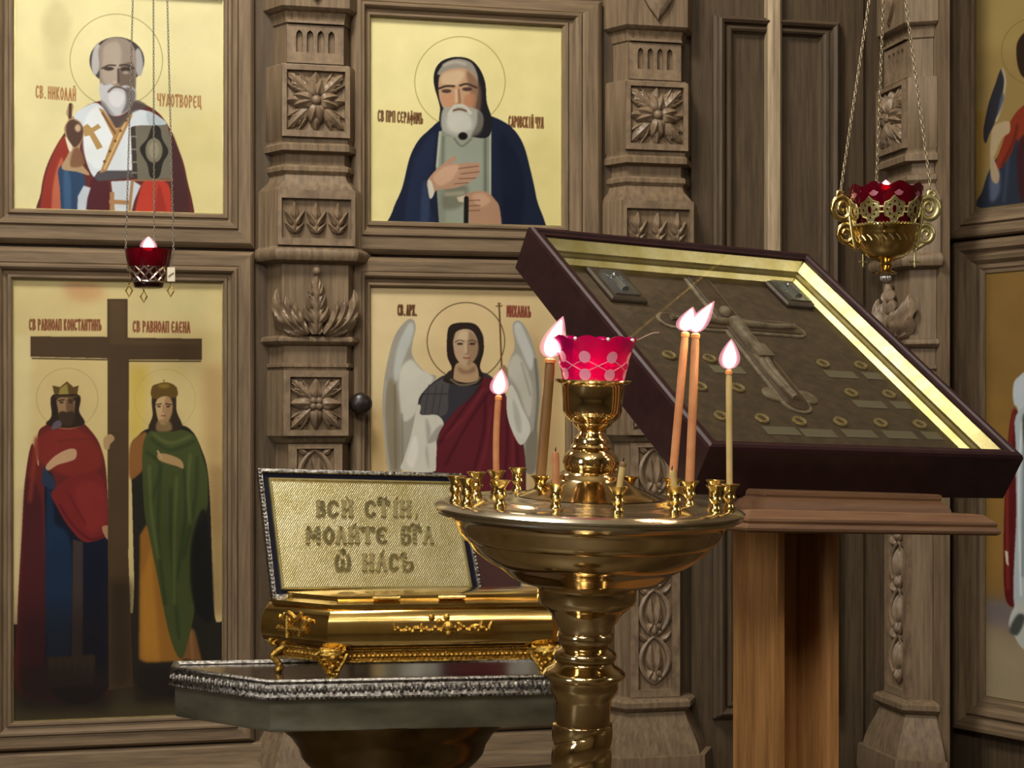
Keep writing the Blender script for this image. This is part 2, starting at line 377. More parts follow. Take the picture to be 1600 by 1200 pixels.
# ================================================================== PILASTERS AND CARVING
def leaf(mb, ox, oz, y0, ang, L, W, H, ribs=4, bend=0, lobe=.12, tip=0, ns=16, nt=10, m=0):
    """A carved leaf lying on a vertical face: grows from (ox, oz) in direction ang, bulging out to -y."""
    vs = []; x, z, a = ox, oz, ang; st = L/ns
    for i in range(ns+1):
        q = i/ns; hwid = W*max(.03, math.sin(PI*min(1, .06+.94*q)**.72))**.75*(1+lobe*math.sin(2*PI*ribs*q))
        env = math.sin(PI*min(1, .12+.88*q))**.6
        for j in range(nt+1):
            t = -1+2*j/nt
            rib = .26*math.cos(2*PI*ribs*(q-.28*abs(t)))*abs(t)
            h = H*(env*((1-t*t)**.5*.8+.2*math.exp(-(t*5)**2)+rib) + tip*q**3)
            off = t*hwid
            vs.append((x-math.sin(a)*off+math.cos(a)*0, y0-max(h, 0) + (.002 if abs(t) == 1 else 0), z+math.cos(a)*off))
        x += math.cos(a)*st; z += math.sin(a)*st; a += bend/ns
    n = nt+1; fs = [(i*n+j, i*n+j+1, (i+1)*n+j+1, (i+1)*n+j) for i in range(ns) for j in range(nt)]
    mb.add(vs, fs, m)
PS = 4.30/F                       # metres per photo pixel at the first pilaster
def pz(y): return CH+(YH-y)*PS
def hwp(fw): return fw*PS*.53
PIL = [(-80,100,.078),(10,100,.078),(14,96,.072),(16,90,.060),(24,88,.055),(33,86,.055),(35,84,.05),(97,84,.05),(99,98,.066),(103,100,.068),(214,100,.068),(217,94,.07),(222,94,.07),(226,98,.076),(235,98,.076),(238,88,.052),(255,88,.052),(257,92,.064),(260,96,.068),(266,96,.068),(269,92,.064),(272,90,.06),(280,92,.064),(296,112,.078),(298,114,.078),(384,114,.078),(386,112,.084),(389,118,.09),(394,122,.096),(401,122,.096),(407,118,.09),(410,106,.072),(412,98,.062),(524,98,.062),(526,106,.072),(529,108,.076),(533,108,.076),(537,104,.07),(540,94,.057),(567,94,.057),(568,98,.064),(573,98,.064),(575,92,.058),(578,92,.058),(579,96,.066),(681,96,.066),(685,90,.062),(691,86,.058),(694,80,.05),(1112,80,.05),(1114,96,.08),(1119,104,.088),(1127,104,.088),(1133,96,.08),(1136,92,.072),(1150,98,.08),(1172,112,.096),(1190,122,.106),(1203,126,.11),(1204,138,.12),(1240,140,.124),(1255,134,.116),(1460,134,.116)]
PIL = [(y, fw, pr) for y, fw, pr in PIL]
def pil_ring(z, hw, pr):
    c = pr*.54
    return [(-hw-c, -.001, z), (-hw, -pr, z), (hw, -pr, z), (hw+c, -.001, z)]
def rect(x0, x1, z0, z1): return [(x0, z0), (x1, z0), (x1, z1), (x0, z1)]
def arch(cx, z0, z1, hw):
    pts = [(cx-hw, z0), (cx+hw, z0)]
    for a in (0, 25, 50, 75): pts.append((cx+hw*math.cos(math.radians(a)), z1-hw*1.5+hw*1.5*math.sin(math.radians(a))))
    pts.append((cx, z1+.002))
    for a in (105, 130, 155, 180): pts.append((cx+hw*math.cos(math.radians(a)), z1-hw*1.5+hw*1.5*math.sin(math.radians(a))))
    return pts
def make_pilaster(label, M):
    t = thing('carved_pilaster', label, 'pilaster', M=M, group='carved pilasters of the icon screen')
    b = MB(); b.loft([pil_ring(pz(y), hwp(fw), pr) for y, fw, pr in PIL]); b.build('pilaster_body', WV, t)
    # heart-shaped pendant on the top block
    h = MB(); zc = pz(12); n = 24; pts = []
    for i in range(n):
        a = 2*PI*i/n; pts.append((.034*math.sin(a)**3*1.25, zc+.075+.034*(.8125*math.cos(a)-.3125*math.cos(2*a)-.125*math.cos(3*a))*1.7))
    pts2 = [(x*.6, zc+.075+(z-zc-.075)*.6) for x, z in pts]
    h.loft([[(x, -.076, z) for x, z in pts], [(x, -.09, z) for x, z in pts], [(x, -.1, z) for x, z in pts2]]); h.build('heart_boss', WC, t)
    # fluted block
    hw = hwp(84); f = MB(); z0, z1 = pz(97), pz(37)
    f.prism(rect(-hw, hw, z0, z1), [arch(-hw+.032+i*(2*hw-.064)/3, pz(80), pz(46), .0085) for i in range(4)], -.063, -.049, back=False)
    f.box((-hw-.0, -.07, pz(35)), (hw+.0, -.05, pz(31)))
    f.build('fluted_block', WC, t)
    # rosette with split petals
    def rosette_panel(y0, y1, fw, ya, yb, pr, kind):
        r = MB(); hw = hwp(fw); zc = (pz(ya)+pz(yb))/2; s = (pz(ya)-pz(yb))/2
        r.prism(rect(-hw, hw, pz(y1), pz(y0)), [rect(-s*.97, s*.97, zc-s, zc+s)], -pr, -pr+.0135, back=False)
        yb_ = -pr+.012
        for k in range(4):
            a = PI/4+k*PI/2
            leaf(r, .2*s*math.cos(a), zc+.2*s*math.sin(a), yb_, a, s*1.14, s*.27, .019, 5, 0, .16)
            for d in (-.3, .3):
                leaf(r, .3*s*math.cos(a+d), zc+.3*s*math.sin(a+d), yb_, a+d*.8, s*.9, s*.1, .013, 2, 0, .05, ns=8, nt=6)
        for k in range(4):
            a = k*PI/2
            if kind == 0:
                for d in (-.33, .33): leaf(r, .12*s*math.cos(a), zc+.12*s*math.sin(a), yb_-.004, a+d, s*.66, s*.235, .024, 1, -d*.4, 0, ns=12, nt=8)
                leaf(r, .5*s*math.cos(a), zc+.5*s*math.sin(a), yb_, a, s*.52, s*.19, .017, 1, 0, 0, ns=8, nt=6)
            else:
                leaf(r, .15*s*math.cos(a), zc+.15*s*math.sin(a), yb_-.002, a, s*.84, s*.26, .022, 1, 0, 0, ns=10, nt=8)
        if kind == 0: r.ball((0, yb_-.018, zc), s*.17, sz=(1, .8, 1))
        else:
            for k in range(4):
                a = PI/4+k*PI/2; r.ball((.15*s*math.cos(a), yb_-.016, zc+.15*s*math.sin(a)), s*.14, sz=(1, .8, 1))
        r.build('carved_rosette', WC, t)
    rosette_panel(103, 214, 100, 110, 204, .0815, 0)
    rosette_panel(579, 681, 96, 589, 672, .0795, 1)
    # palmette block
    p = MB(); hw = hwp(114); p.prism(rect(-hw, hw, pz(384), pz(298)), [rect(-hwp(102), hwp(102), pz(373), pz(311))], -.092, -.0775, back=False)
    for i in (-1, 0, 1):
        cx = i*.056; zb = pz(366)
        leaf(p, cx, zb+.036, -.079, PI/2, .050, .0115, .02, 1, 0, 0, ns=10, nt=6)
        leaf(p, cx, zb+.002, -.079, PI/2, .05, .008, .016, 1, 0, 0, ns=10, nt=6)
        for sg in (-1, 1):
            leaf(p, cx+sg*.001, zb+.020, -.079, PI/2-sg*.5, .048, .0085, .019, 1, -sg*.15, 0, ns=10, nt=6)
            leaf(p, cx+sg*.001, zb+.003, -.079, PI/2-sg*.72, .036, .008, .016, 1, -sg*.1, 0, ns=10, nt=6)
    p.build('palmette_panel', WC, t)
    # acanthus capital
    q = MB(); zb = pz(521)
    for sg in (-1, 1):
        leaf(q, sg*.030, zb-.002, -.058, PI/2-sg*1.25, .150, .024, .034, 3, sg*1.5, .1, .3, ns=22)
        leaf(q, sg*.026, zb-.002, -.062, PI/2-sg*1.0, .120, .019, .036, 3, sg*1.15, .1, .2, ns=20)
        leaf(q, sg*.020, zb-.002, -.066, PI/2-sg*.72, .100, .015, .036, 3, sg*.7, .1, .1, ns=18)
        for k in range(3):
            leaf(q, sg*.006, zb+.028+k*.034, -.078, PI/2-sg*(.85-.12*k), .052-.008*k, .0115-.001*k, .022, 1, sg*.75, 0, .3, ns=10, nt=6)
    leaf(q, 0, zb-.002, -.070, PI/2, .160, .026, .03, 5, 0, .1, .5, ns=26, nt=12)
    q.ball((0, -.088, zb+.160), .011)
    q.build('acanthus_leaf', WC, t)
    # border strips and vine of the shaft
    v = MB(); hw = hwp(80); z0, z1 = pz(1112), pz(694)
    v.prism(rect(-hw, hw, z0, z1), [rect(-hw+.022, hw-.022, z0+.02, z1-.012)], -.064, -.049, back=False)
    v.build('shaft_border', WC, t)
    v = MB(); per = .128; n = int((z1-z0)/per); base = z1-.015
    for k in range(n+1):
        zt = base-k*per
        if zt-per < z0+.005: break
        def pt(s, qq): return (s*.041*math.sin(PI*qq)**.7*(1 if qq > .0 else 0), -.053-.004*math.sin(PI*qq), zt-per*qq)
        for s in (-1, 1):
            v.tube([pt(s, i/10) for i in range(11)], [.0045+.0035*math.sin(PI*i/10) for i in range(11)], 6)
            leaf(v, s*.004, zt-per*.9+.02, -.05, PI/2-s*.30, per*.6, .0135, .018, 1, s*.5, 0, ns=10, nt=6)
            leaf(v, s*.006, zt-per*.72, -.05, -PI/2+s*.75, per*.26, .009, .016, 1, -s*.7, 0, ns=8, nt=6)
            leaf(v, s*.02, zt-.01, -.05, PI/2-s*1.2, .038, .010, .014, 1, s*.8, 0, ns=8, nt=6)
        leaf(v, 0, zt-per*.97, -.05, PI/2, per*.26, .013, .018, 1, 0, 0, ns=8, nt=6)
    v.build('vine_carving', WC, t)
    return t
u1 = A.u(494, .08); u2 = A.u(1027, .08)
make_pilaster('carved oak pilaster left of the navy-cloaked monk icon, ending behind the tilted plaque', A.M @ Matrix.Translation((u1, 0, 0)))
p2 = make_pilaster('carved oak pilaster between the monk icon and the plain panelled door', A.M @ Matrix.Translation((u2, 0, 0)))
n3 = math.radians(-78); P3 = at(1393, YH, 4.56); nrm = Vector((math.sin(n3), -math.cos(n3), 0))
R3 = P3-nrm*.075; R3.z = 0
M3 = Matrix.Translation(R3) @ Matrix.Rotation(n3, 4, 'Z')
make_pilaster('carved oak pilaster turned sideways, standing behind the gold hanging lamp', M3)
solid('trim_1', (-.165, .001, 0), (.135, .03, 4.6), WV, M3)
solid('trim_4', (-.165, .03, 0), (.02, .085, 4.6), WV, M3)

# ================================================================== FRAMED ICONS
PROF = [(0, .006), (0, .020), (.05, .026), (.12, .026), (.16, .019), (.24, .021), (.30, .032), (.36, .037), (.43, .037), (.48, .030), (.52, .032), (.86, .032), (.93, .026), (1, .016), (1, -.004)]
def moulded_frame(parent, rct, wd, name='moulded_frame', prof=PROF, mats=(WH, WV)):
    """rct = opening (x0,x1,z0,z1); wd = widths (left,right,top,bottom)."""
    x0, x1, z0, z1 = rct; l, r, t, b = wd; mb = MB(); rings = []
    for k, h in prof: rings.append([(x0-l*k, -h, z0-b*k), (x1+r*k, -h, z0-b*k), (x1+r*k, -h, z1+t*k), (x0-l*k, -h, z1+t*k)])
    for i in range(len(rings)-1):
        for j in range(4):
            a = rings[i]; c = rings[i+1]; k = (j+1) % 4
            mb.add([a[j], a[k], c[k], c[j]], [(0, 1, 2, 3)], j % 2)
    return mb.build(name, mats, parent, smooth=False)
PROFB = [(0, .003), (0, .009), (.08, .009), (.14, .014), (.26, .014), (.38, .026), (.50, .030), (.56, .022), (.62, .024), (.72, .036), (.86, .038), (.95, .036), (1, .028), (1, 0)]
def icon(name, label, cat, fr, rct, wd, paint, group=None, prof=PROF, pw_=.010):
    t = thing(name, label, cat, M=fr.M @ Matrix.Translation((0, 0, 0)), group=group)
    moulded_frame(t, rct, wd, prof=prof)
    x0, x1, z0, z1 = rct
    paint.mesh('painting', fr, x0, x1, z0, z1, pw_, t)
    g = MB(); e = .0022          # thin gilt slip round the picture
    g.prism(rect(x0, x1, z0, z1), [rect(x0+e, x1-e, z0+e, z1-e)], -pw_-.003, -pw_-.001, back=False); g.build('gilt_slip', PALEGOLD, t)
    return t
def orect(fr, xl, xr, yt, yb, w=.012):
    """Opening in frame coordinates from photo pixels (yt, yb given as (px, py) samples)."""
    x0, x1 = fr.u(xl, w), fr.u(xr, w)
    z1 = sum(fr.loc(*p, w).z for p in yt)/len(yt); z0 = sum(fr.loc(*p, w).z for p in yb)/len(yb)
    return (x0, x1, z0, z1)
# ------------------------------------------------------------------ paintings
def paint_bishop():
    p = Paint(10, -30, 365, 350, 'd9d09c'); p.xf(3, 0, 0)
    p.P([(60, -60), (1060, -60), (1060, 300), (60, 200)], 'e0d8a6', 40, .5); p.P([(700, 600), (1060, 500), (1060, 1070), (880, 1070)], 'ccbf80', 30, .5)
    p.E(265, 110, 60, 110, 'bdb483', 14, .5); p.P([(190, 80), (345, 70), (320, 190), (300, 330), (210, 330)], 'c2b887', 12, .45)
    p.ring(545, 283, 217, 3.2, '8f8453')
    p.text('СВ.НИКОЛАЙ', 168, 402, 360, 418, 56, 6, '9d6b3e'); p.text('ЧУДОТВОРЕЦ', 738, 440, 948, 452, 56, 6, '9d6b3e')
    # cape
    p.S([(190, 1045), (192, 900), (215, 790), (260, 690), (310, 610), (350, 540), (440, 480), (560, 470), (690, 495), (770, 560), (830, 680), (875, 830), (888, 1070), (540, 1060)], '5a2a26', .7)
    p.S([(195, 1040), (205, 860), (250, 720), (300, 640), (330, 720), (290, 800), (300, 1040)], '8c3226', 2)
    p.S([(245, 1040), (250, 860), (285, 740), (300, 800), (300, 1040)], 'b96c50', 3, .8)
    p.S([(640, 1060), (660, 880), (700, 840), (770, 850), (800, 900), (815, 1065)], 'b23b2c', 2)
    p.S([(720, 1063), (740, 880), (760, 900), (790, 1065)], '8a2b24', 3, .7)
    p.S([(800, 620), (840, 720), (880, 900), (884, 1065), (815, 1065), (800, 800)], '46282a', 3)
    p.S([(410, 1035), (425, 850), (500, 840), (520, 1045)], '4d2228', 2)
    # blue under sleeve
    p.S([(275, 790), (330, 770), (395, 830), (400, 1045), (300, 1038), (280, 880)], '2a4260', 1.2); p.S([(300, 800), (330, 840), (330, 1030), (305, 1030)], '3d5d80', 4, .8)
    p.P([(392, 870), (425, 880), (410, 930), (395, 1045), (360, 1040), (365, 920)], 'b7bfcb', 2)
    # white omophorion
    p.S([(345, 545), (400, 500), (460, 485), (520, 560), (550, 600), (620, 520), (690, 520), (750, 550), (775, 585), (640, 590), (610, 620), (600, 800), (470, 800), (440, 830), (400, 740), (385, 600)], 'c9d2da', 1)
    p.S([(400, 560), (470, 500), (535, 630), (470, 790), (395, 720)], 'dfe6ea', 4, .8)
    p.P([(500, 800), (612, 575), (620, 800)], 'cfd7de', 2); p.P([(440, 830), (470, 800), (625, 800), (640, 830), (460, 850)], '4c4a4e', 2)
    p.S([(690, 520), (760, 560), (775, 585), (700, 585)], 'aebcc6', 2)
    p.P([(388, 595), (410, 580), (430, 600), (460, 580), (474, 598), (440, 618), (482, 690), (455, 702), (420, 635), (395, 640)], 'a98a55', 1)
    p.P([(462, 505), (485, 515), (548, 605), (612, 515), (622, 540), (500, 800), (468, 812), (530, 640)], 'a8814f', 1.2); p.L([(480, 530), (540, 625)], 9, '6d5135', 1.2); p.L([(600, 545), (490, 790)], 8, 'cdb07c', 1.5)
    for i in range(5): p.E(590-i*25, 565+i*48, 7, 7, '6b4f31', 1)
    p.P([(520, 850), (620, 845), (660, 870), (630, 940), (600, 1055), (545, 1050)], 'c3cbd3', 2); p.P([(515, 900), (535, 900), (535, 1050), (515, 1050)], 'a37c50', 1.5); p.L([(520, 945), (600, 950)], 20, 'a67c53', 1.5); p.L([(620, 850), (600, 1060)], 14, '9c7a54', 1.5)
    # raised hand
    p.S([(300, 600), (320, 560), (310, 530), (325, 485), (345, 495), (340, 545), (380, 575), (392, 630), (375, 690), (380, 760), (420, 820), (360, 805), (290, 790), (315, 730), (330, 690), (312, 650)], 'a98e6c', 1)
    p.S([(310, 590), (340, 560), (385, 590), (385, 650), (350, 690), (318, 650)], '513a30', 2); p.S([(345, 700), (375, 700), (395, 770), (330, 780)], '7d5940', 3); p.S([(305, 640), (322, 660), (340, 690), (325, 710)], 'dcd2bd', 1.5); p.L([(330, 490), (328, 550)], 14, '4a3626', 1.5); p.E(365, 600, 14, 18, 'b9a283', 3)
    # book
    p.P([(628, 590), (785, 585), (805, 690), (808, 838), (640, 842)], '6c685a', 1); p.P([(612, 600), (634, 592), (645, 840), (625, 830)], '3a352f', 1)
    p.S([(715, 590), (750, 600), (760, 650), (790, 710), (765, 760), (745, 830), (705, 830), (690, 770), (655, 700), (690, 650)], '26241f', 1); p.E(722, 705, 40, 58, '77725f', 1.5); p.E(722, 705, 24, 40, '8d8873', 4); p.L([(628, 845), (808, 845)], 8, '8f6a4d', 1)
    for z in (640, 700, 760, 810): p.L([(618, z), (640, z)], 7, '817b6c', .8)
    # head
    p.E(548, 285, 129, 112, '3f3a38', 1.2); p.E(452, 278, 22, 74, 'adacaa', 2.5, 1, .1); p.E(650, 292, 20, 66, '9e9d9c', 2.5, 1, -.06)
    p.S([(465, 300), (462, 230), (500, 185), (550, 176), (600, 190), (634, 240), (638, 340), (632, 440), (590, 500), (540, 515), (480, 460), (468, 390)], '8c7f74', 1.5)
    p.S([(480, 290), (490, 215), (550, 195), (570, 250), (560, 320), (545, 390), (500, 400), (478, 360)], 'a79a8c', 5, .9)
    p.S([(570, 310), (625, 300), (630, 430), (580, 430), (556, 380)], '5e5047', 4, .8)
    p.E(510, 322, 24, 9, '3b302a', 2); p.E(590, 325, 26, 10, '362c28', 2); p.L([(478, 321), (510, 306), (541, 307)], 8, '4a3d36', 1.2, smooth=True); p.L([(561, 307), (592, 304), (628, 321)], 8, '40352f', 1.2, smooth=True)
    p.L([(555, 325), (556, 385)], 11, '4d4039', 2); p.E(538, 385, 9, 6, 'b5a897', 2); p.E(590, 340, 15, 8, '9b8d80', 3)
    p.S([(468, 390), (490, 400), (520, 395), (550, 410), (590, 400), (632, 420), (630, 470), (600, 520), (545, 545), (490, 520), (468, 450)], 'b9bac0', 2.5)
    p.S([(590, 410), (634, 430), (625, 490), (570, 535), (590, 480)], '55504f', 4, .8); p.S([(475, 470), (500, 520), (540, 540), (520, 520), (490, 480)], '7a7a80', 3, .8); p.S([(510, 440), (550, 425), (585, 450), (560, 500), (520, 490)], 'd3d4d8', 4, .8)
    p.L([(508, 430), (530, 411), (552, 408), (578, 415), (596, 430)], 9, '5c4f49', 2, smooth=True)
    p.S([(470, 470), (530, 545), (600, 530), (635, 470), (690, 500), (620, 530), (555, 600), (500, 530)], '4f4746', 2.5, .85)
    return p
def paint_monk():
    p = Paint(560, 10, 900, 370, 'dacf93'); p.xf(3, 550, 0)
    p.P([(80, 80), (700, 80), (400, 500), (80, 500)], 'e2d9a3', 50, .6); p.P([(700, 700), (980, 600), (980, 1120), (870, 1120)], 'cabd7b', 30, .5)
    p.ring(506, 384, 212, 3, '8b7c45')
    p.text('СВ ПРП СЕРАФИМЪ', 122, 518, 335, 532, 50, 6.2, '5b3b25'); p.text('САРОВСКІЙ ЧУД', 735, 545, 900, 552, 50, 6.2, '6a4228')
    p.S([(175, 1105), (190, 990), (235, 880), (270, 740), (310, 660), (360, 610), (420, 560), (520, 520), (640, 540), (740, 590), (800, 670), (835, 790), (865, 930), (892, 1125), (520, 1120)], '181f33', .8)
    p.S([(250, 1100), (280, 800), (330, 680), (390, 620), (380, 760), (350, 850), (350, 930), (400, 1100)], '1f2a44', 5, .8); p.S([(320, 1100), (330, 870), (350, 860), (365, 930), (350, 1100)], '34405c', 4, .7); p.S([(690, 640), (760, 700), (810, 860), (780, 1110), (720, 1110)], '10172a', 8, .8)
    # stole
    p.P([(405, 640), (430, 590), (640, 580), (652, 600), (650, 1115), (412, 1108), (395, 860), (393, 780)], '7e8476', 1); p.P([(440, 640), (610, 640), (610, 1110), (440, 1110)], '8c9385', 4, .9)
    p.L([(413, 620), (400, 780)], 12, 'a3a796', 1.5); p.L([(648, 590), (648, 1110)], 9, 'a0a493', 1.5); p.L([(625, 600), (625, 1110)], 12, '62685a', 2); p.L([(428, 640), (424, 800)], 8, '656b5e', 2); p.L([(480, 650), (515, 685), (560, 650)], 10, '6c7263', 2, smooth=True)
    p.S([(440, 880), (540, 870), (520, 960), (430, 980)], '5f5e4e', 8, .7); p.L([(440, 910), (520, 905)], 20, 'a89f88', 5, .6)
    # hood
    p.S([(385, 400), (386, 340), (410, 295), (455, 272), (510, 267), (560, 282), (600, 325), (625, 390), (632, 480), (655, 560), (640, 640), (560, 640), (420, 590), (412, 500)], '1c1a1e', .9)
    p.S([(400, 345), (430, 300), (470, 280), (520, 278), (565, 300), (590, 360), (580, 400), (500, 330), (420, 350)], '8b857a', 2); p.L([(430, 305), (480, 290), (530, 300)], 14, 'aaa598', 4, .8, smooth=True)
    p.S([(405, 400), (415, 350), (460, 325), (520, 320), (570, 345), (590, 400), (585, 480), (560, 540), (500, 550), (440, 520), (412, 470)], 'b08f70', 1.5)
    p.S([(420, 390), (430, 345), (500, 330), (530, 345), (490, 400)], 'c2a888', 5, .9); p.S([(540, 330), (600, 400), (600, 520), (560, 560), (560, 470), (545, 400)], '6f5442', 5, .75)
    p.S([(425, 450), (470, 440), (480, 500), (445, 510)], 'bb8868', 4, .8); p.S([(530, 450), (575, 440), (570, 500), (530, 500)], 'a87556', 4, .8)
    p.L([(408, 415), (440, 404), (479, 404)], 10, '3e2f28', 1.4, smooth=True); p.L([(506, 401), (540, 394), (584, 411)], 10, '3e2f28', 1.4, smooth=True); p.E(443, 427, 23, 9, '4a362c', 2); p.E(540, 418, 24, 9, '45322a', 2); p.L([(500, 420), (505, 480), (490, 490)], 9, '8a6248', 2.2, smooth=True); p.L([(488, 420), (488, 480)], 8, 'cfae90', 2.5)
    p.S([(420, 530), (440, 500), (470, 505), (500, 488), (540, 500), (580, 510), (612, 540), (608, 600), (570, 635), (520, 645), (460, 632), (420, 600)], '9a9a90', 3); p.S([(450, 540), (500, 520), (550, 540), (560, 600), (500, 625), (450, 600)], 'b9bab0', 6, .9); p.S([(590, 520), (615, 550), (605, 620), (560, 640), (585, 580)], '54504a', 4, .8)
    p.L([(455, 535), (480, 500), (505, 495), (530, 502), (555, 530)], 15, 'bcb9ac', 2, smooth=True); p.L([(475, 518), (505, 512), (535, 520)], 8, '5f4336', 1.5, smooth=True); p.E(520, 638, 22, 18, '15120f', 2)
    # hands
    p.S([(352, 850), (385, 805), (430, 765), (470, 735), (488, 735), (486, 752), (465, 768), (590, 762), (598, 778), (600, 800), (585, 830), (545, 858), (480, 882), (405, 890), (385, 905), (365, 930), (356, 890)], 'a5826a', 1)
    p.S([(380, 830), (430, 785), (500, 775), (470, 840), (410, 870)], 'bf9c82', 4, .8)
    for a, b, c_, d in ((500, 790, 592, 778), (510, 815, 596, 805), (500, 838, 580, 835), (480, 862, 545, 857)): p.L([(a, b), (c_, d)], 4.5, '6d5040', 1)
    p.S([(355, 850), (372, 850), (385, 905), (365, 930)], 'c3beb0', 1.5)
    p.S([(525, 925), (545, 905), (600, 895), (640, 905), (670, 935), (692, 975), (700, 1090), (655, 1080), (620, 1078), (560, 1072), (545, 975)], 'a07d64', 1); p.S([(560, 920), (610, 905), (650, 940), (600, 970)], 'ba967c', 4, .8)
    for y in (940, 965, 988): p.L([(545, y), (600, y-2)], 4, '68493b', 1)
    p.P([(490, 925), (530, 915), (530, 950), (500, 945)], 'b6aa94', 2); p.L([(536, 930), (534, 1110)], 22, '1a1614', 1); p.L([(576, 1075), (576, 1112)], 14, '201a17', 1)
    return p
def paint_angel():
    p = Paint(560, 430, 905, 1120, 'cdb688'); p.xf(3.53, 560, 420)
    p.P([(50, 90), (500, 90), (300, 600), (50, 800)], 'd8c79a', 60, .6); p.P([(60, 800), (160, 800), (160, 2400), (60, 2400)], 'b0905c', 30, .6); p.P([(900, 300), (1130, 500), (1130, 2400), (1000, 2400)], 'a98a5c', 40, .6)
    p.S([(500, 330), (700, 330), (740, 560), (590, 620), (440, 560)], 'd4bd8c', 30, .5)
    p.ring(593, 400, 214, 5, '4a3a22')
    p.text('СВ.АРХ.', 218, 200, 330, 202, 56, 9, '5a3c24'); p.text('МИХАИЛЪ', 820, 205, 955, 210, 58, 9, '7d4030')
    # wings
    p.S([(270, 282), (305, 285), (316, 330), (300, 400), (295, 470), (330, 530), (380, 575), (430, 600), (360, 700), (330, 800), (270, 1000), (245, 1110), (165, 1110), (145, 950), (133, 800), (138, 650), (165, 490), (205, 360)], '9a968a', 1)
    p.S([(280, 300), (305, 320), (290, 400), (250, 500), (210, 620), (195, 560), (220, 420)], 'b6bab4', 5); p.S([(230, 560), (290, 500), (340, 550), (415, 605), (345, 700), (320, 790), (250, 840), (225, 700)], 'c6c4b6', 5)
    p.S([(150, 700), (180, 600), (215, 700), (230, 900), (230, 1100), (175, 1100), (155, 900)], '857b66', 8, .9); p.L([(200, 640), (205, 1100)], 12, '6c634f', 4, .7); p.L([(240, 800), (245, 1080)], 10, '78705c', 4, .7); p.L([(150, 620), (140, 850), (168, 1100)], 9, 'a9a595', 3, smooth=True)
    p.S([(850, 320), (865, 288), (895, 290), (930, 335), (965, 420), (995, 540), (1006, 700), (990, 880), (985, 1110), (920, 1110), (900, 960), (840, 700), (815, 600), (835, 500), (862, 430)], '9a978c', 1)
    p.S([(860, 310), (890, 300), (930, 380), (965, 480), (950, 560), (900, 450), (870, 380)], 'bcbeb8', 5); p.S([(820, 560), (870, 470), (930, 560), (960, 680), (940, 820), (880, 660)], 'b7b4a6', 6); p.L([(975, 500), (990, 700), (975, 900), (968, 1100)], 14, '6f6b5c', 4, smooth=True); p.L([(900, 520), (950, 700)], 10, '8b897c', 4, .7); p.S([(930, 940), (985, 900), (975, 1110), (920, 1110)], '7c7668', 4)
    # robe
    p.S([(330, 750), (350, 690), (420, 620), (500, 580), (680, 570), (760, 620), (800, 680), (830, 800), (880, 900), (915, 1000), (920, 1300), (840, 2000), (500, 2000), (400, 1400), (350, 900)], '37343a', 1)
    p.S([(360, 690), (430, 625), (500, 600), (495, 690), (480, 805), (345, 800)], '4e4c4d', 2); p.L([(330, 750), (350, 690), (490, 690)], 5, '2d2a2c', 1.2); 
    for x in (390, 430, 465): p.L([(x, 640), (x-25, 800)], 5, '3a3839', 2)
    p.S([(345, 805), (435, 808), (470, 860), (430, 940), (435, 1110), (245, 1110), (250, 1050), (290, 920), (325, 760), (345, 760)], 'c8c5b8', 1.2)
    p.S([(370, 830), (400, 900), (370, 1000), (390, 1100)], '9a988d', 5, .8); p.S([(430, 880), (470, 862), (440, 940), (380, 960)], '8f8d84', 4, .8); p.S([(265, 1050), (310, 920), (330, 1000), (300, 1100)], 'dddacf', 5, .8)
    p.S([(690, 600), (755, 625), (810, 690), (850, 830), (900, 960), (918, 1050), (915, 1300), (860, 1500), (840, 2000), (480, 2000), (430, 1400), (428, 1100), (440, 930), (480, 850), (560, 760), (650, 690)], '5c2129', 1.2)
    for a in (((680, 640), (560, 800), (450, 960)), ((700, 700), (690, 900), (640, 1100)), ((720, 680), (600, 860), (480, 1080)), ((820, 780), (820, 1000), (790, 1300)), ((870, 950), (880, 1150), (850, 1500))): p.L(a, 14, '431820', 4, .8, smooth=True)
    for a in (((690, 660), (600, 800), (480, 930)), ((730, 760), (700, 1000), (600, 1300)), ((850, 900), (850, 1100), (820, 1400))): p.L(a, 12, '7c2d34', 5, .7, smooth=True)
    p.S([(500, 1500), (860, 1420), (840, 2100), (500, 2100)], '4b3a34', 20, .8); p.P([(50, 2080), (1130, 2080), (1130, 2420), (50, 2420)], '4d4030', 12, .9)
    p.S([(820, 690), (840, 640), (870, 680), (900, 760), (945, 860), (940, 920), (895, 972), (850, 900), (820, 800)], 'c5c4b8', 1.2); p.S([(850, 720), (890, 800), (900, 900), (870, 880)], 'a2a196', 5, .8)
    # staff
    p.L([(776, 190), (782, 330), (790, 540)], 9, '5f4325', 1); p.L([(760, 207), (793, 204)], 6, '5f4325', .8); p.L([(768, 193), (786, 192)], 4, '5f4325', .6); p.S([(775, 560), (800, 530), (825, 560), (815, 620), (780, 620)], '94745a', 2)
    # neck, hair, face
    p.S([(490, 360), (510, 310), (580, 296), (650, 310), (685, 370), (692, 450), (670, 540), (690, 590), (660, 640), (540, 640), (470, 620), (480, 590), (515, 550), (490, 480)], '2b211d', 1.2); p.S([(478, 595), (510, 560), (530, 600), (510, 625)], '332823', 2)
    p.S([(545, 520), (640, 520), (665, 600), (640, 622), (590, 628), (535, 615), (525, 590)], 'ab8e6d', 1.5); p.S([(545, 540), (600, 560), (640, 535), (640, 570), (570, 580)], '80644c', 5, .8); p.L([(510, 610), (560, 640), (640, 630), (670, 600)], 10, '6d6250', 1.5, smooth=True)
